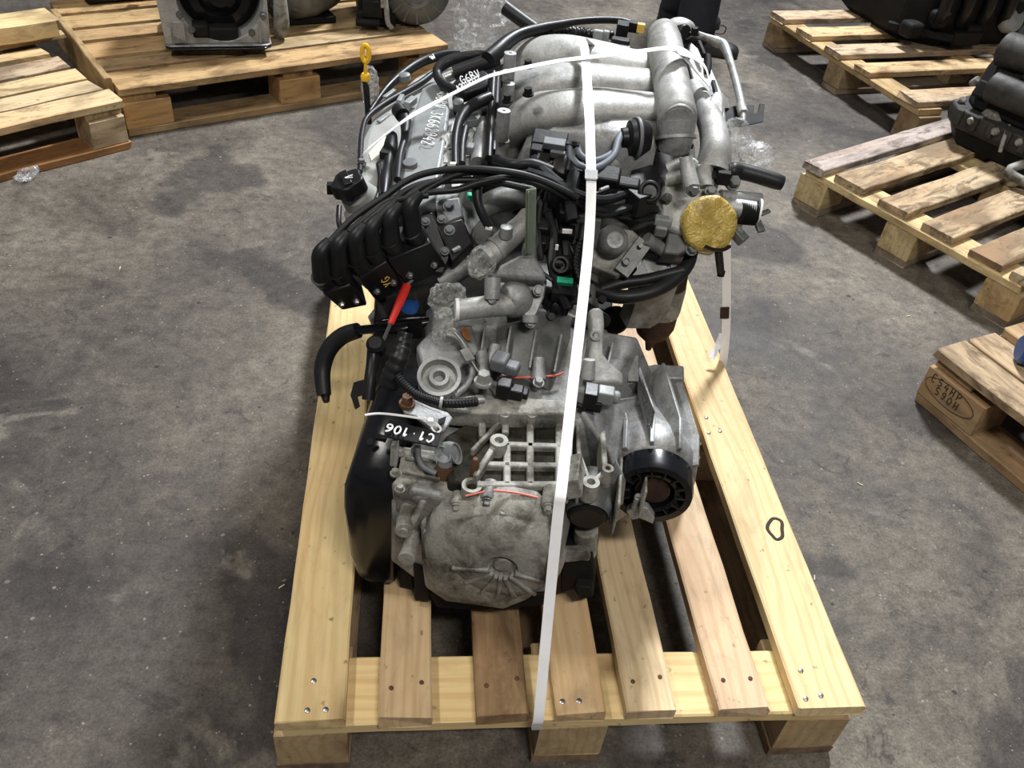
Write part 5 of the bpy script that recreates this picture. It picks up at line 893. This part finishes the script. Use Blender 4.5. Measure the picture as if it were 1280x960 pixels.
m = MB(); m.lathe(gc(.52, -.27, .03), (ux-vx*.3), [(.02, -.03), (.022, -.02), (.022, .0), (.026, .002), (.026, .02), (.016, .022)], 18); pm(m, 'hose_union', 'copper', T5, 0)
# oily engine on pallet D with ridged flange
uD = Vector((math.cos(aD+math.pi/2), math.sin(aD+math.pi/2), 0)); vD = Vector((-math.cos(aD), -math.sin(aD), 0)); RD = Matrix((uD, vD, ZX)).transposed()
c = P(1178, 172, z=.146); gd = lambda u, v, z: Vector((c.x, c.y, .146))+uD*u+vD*v+ZX*z
T6 = thing('gearbox', 'oily dark gearbox with ridged flange on the stained pallet', 'gearbox', tuple(gd(.15, -.15, 0)))
m = MB(); m.loft([rrect(.0, .44, -.42, .0, z, .05, gd) for z in (.0, .004)]+[rrect(-.015, .46, -.44, .02, .05, .05, gd)]); pm(m, 'sump', 'dark', T6, .006)
m = MB(); m.loft([rrect(-.02, .46, -.45, .025, .05, .05, gd), rrect(-.03, .47, -.46, .03, .075, .05, gd), rrect(-.03, .47, -.46, .03, .11, .05, gd), rrect(-.015, .46, -.44, .02, .115, .05, gd)]); pm(m, 'flange', 'grime', T6, .004)
for k in range(9):
    m = MB(); m.box(gd(.02+.047*k, -.462, .09), (.022, .014, .045), RD); m.build('flange_rib', 'grime', T6, .002)
for k in range(8):
    m = MB(); m.box(gd(-.032, -.42+.055*k, .09), (.014, .022, .045), RD); m.build('flange_rib', 'grime', T6, .002)
m = MB(); m.loft([rrect(.0, .45, -.43, .0, .115, .05, gd), rrect(.02, .44, -.40, .0, .22, .06, gd), rrect(.08, .42, -.34, -.02, .34, .06, gd), rrect(.12, .38, -.28, -.06, .40, .05, gd)]); pm(m, 'case', 'dark', T6, .01)
for q in ((1221, 100), (1203, 125), (1249, 118)):
    m = MB(); w_ = P(*q, z=.27); m.lathe(w_, TOC, [(.011, -.03), (.011, .004), (.008, .008), (.003, .008)], 14); m.build('bolt', 'alu_dirty', T6)
for k in range(10):
    m = MB(); aa = k*1.7; m.box(gd(.02+.02*(k % 3), -.05-.04*k, .17+.03*(k % 4)), (.05+.01*(k % 3), .04, .05), RD @ Matrix.Rotation(.3*math.sin(aa), 3, 'Z') @ Matrix.Rotation(.4, 3, 'Y')); m.build('case_lug', 'dark', T6, .006)
m = MB(); m.blob(P(1243, 145, z=.26), (.04, .04, .028), .12, 40, 3, 28, 18); pm(m, 'oily_dome', 'brass_oil' if 'brass_oil' in M else 'alu_dirty', T6, 0)
m = MB(); m.tube([gd(-.005, -.30, .20), gd(-.005, -.08, .20)], .045, 20, 2); m.tube([gd(.05, -.32, .30), gd(.05, -.04, .29)], .05, 18, 2); pm(m, 'starter_motor', 'grime', T6, .003)
for k in range(5):
    m = MB(); m.lathe(gd(-.035, -.40+.08*k, .095), -uD, [(.012, -.01), (.012, .004), (.008, .010), (.003, .010)], 12); m.build('bolt', 'alu_dirty', T6)
m = MB(); m.tube([P(1275, 130, z=.28), P(1258, 165, z=.25), P(1250, 190, z=.2)], .006, 10, 3); m.tube([P(1280, 205, z=.2), P(1260, 215, z=.18), P(1290, 232, z=.17)], .014, 12, 3); pm(m, 'pipe', 'alu_dirty', T6, 0)
m = MB(); m.box(P(1283, 160, z=.26), (.05, .05, .07), RD); pm(m, 'rusty_block', 'brown_iron', T6, .004)
# blue can lying on pallet E
cb = P(1278, 436, z=.178); m = MB(); ab = Vector((.85, -.3, 0)).normalized(); cb = Vector((cb.x, cb.y, .1785))+ab*.02
m.lathe(cb, ab, [(.004, -.026), (.026, -.026), (.0325, -.020), (.0335, -.01), (.0335, .0), (.031, .002), (.031, .09), (.033, .092), (.033, .1)], 32); o = m.build('blue_can', 'blue', None, 0, 35); tag(o, 'blue plastic can lying on the brown stamped pallet', 'can')
# stamp on the corner block of pallet E
stB = blE[0]; L0 = Vector((-.058, -.0508, .012)); m = write('E54HP', L0, (1, 0, 0), (0, 0, 1), .018, .0011, .95); m2 = write('590H', L0+Vector((.02, 0, -.022)), (1, 0, 0), (0, 0, 1), .018, .0011, .95); m.add(m2.v, m2.f)
m.tube([Vector((.062*math.cos(t)*1.05-.004, -.0506, .005+.026*math.sin(t))) for t in [6.28319*k/28 for k in range(29)]], .0008, 6, 1)
o = m.build('stamp', 'stampink'); o.parent = stB
# person: one leg shows behind the engine
def leg(m, f, top, s=1):
    rg = []
    for z, r, k in ((.045, .062, 0), (.07, .074, .05), (.12, .072, .08), (.2, .07, .15), (.32, .072, .3), (.48, .075, .5), (.62, .085, .72), (.80, .095, 1)):
        cx = f+(top-f)*k; rg.append([Vector((cx.x+r*1.15*math.cos(t), cx.y+r*math.sin(t), z+.006*math.sin(3*t+z*40))) for t in [6.28319*j/18 for j in range(18)]])
    return rg
f1 = P(866, 50, z=.04); f1.z = 0; f2 = f1+Vector((.02, .36, 0)); tp1 = f1+Vector((0, .08, 0)); tp2 = f1+Vector((.0, .24, 0))
m = MB(); r1 = leg(m, f1, tp1); m.loft(r1); r2 = leg(m, f2, tp2); m.loft(r2)
hc = (tp1+tp2)/2; m.loft([[Vector((hc.x+a_*1.0*math.cos(t), hc.y+b_*math.sin(t), z)) for t in [6.28319*j/20 for j in range(20)]] for z, a_, b_ in ((.74, .10, .15), (.82, .12, .185), (.92, .12, .19), (1.0, .115, .175))])
per = m.build('person', 'trousers', None, 0, 80); tag(per, 'person in dark trousers and black shoes standing behind the engine', 'person')
for f_, dy in ((f1, -.04), (f2, .02)):
    d = Vector((.95, -.30, 0)).normalized(); s_ = ZX.cross(d); rg = []
    for t, w_, hh in ((-.085, .02, .06), (-.075, .032, .075), (-.02, .038, .095), (.05, .042, .085), (.11, .047, .065), (.16, .045, .055), (.185, .033, .045), (.195, .015, .03)):
        p_ = f_+d*t; rg.append([p_+s_*w_*.95+ZX*.0, p_+s_*w_+ZX*.02, p_+s_*w_*.75+ZX*hh*.8, p_+ZX*hh, p_-s_*w_*.75+ZX*hh*.8, p_-s_*w_+ZX*.02, p_-s_*w_*.95])
    m = MB(); m.loft(rg); sh = m.build('shoe', 'shoe', per, .006, 60)
    m = MB(); lp = f_+d*.075+ZX*.085; m.tube([lp, lp+d*.02+ZX*.03, lp+d*.045+ZX*.025, lp+d*.04+ZX*.0, lp+d*.01-ZX*.004], .0025, 6, 4); m.build('lace', 'shoe', sh)
# splinters on the floor
rs = random.Random(4)
for px, py, lb in ((352, 733, 'thin pale splinter sticking out beside the pale engine pallet'), (1018, 722, 'tiny splinter on the floor by the knotted pallet board'), (1135, 395, 'tiny splinter between the stained pallet and the stamped pallet'),
                   (413, 125, 'tiny pale chip on the floor before the tan gearbox pallet'), (1075, 605, 'tiny splinter on bare floor beside the brown stamped pallet'), (150, 335, 'tiny splinter on bare floor before the weathered pallet')):
    q = P(px, py, z=.0012); a_ = rs.uniform(0, 3.1); l = rs.uniform(.005, .010); d = Vector((math.cos(a_), math.sin(a_), 0)); m = MB(); m.bar(q-d*l, q+d*l, .002, .002); o = m.build('wood_splinter', 'paper', None, .0005); tag(o, lb, 'splinter')
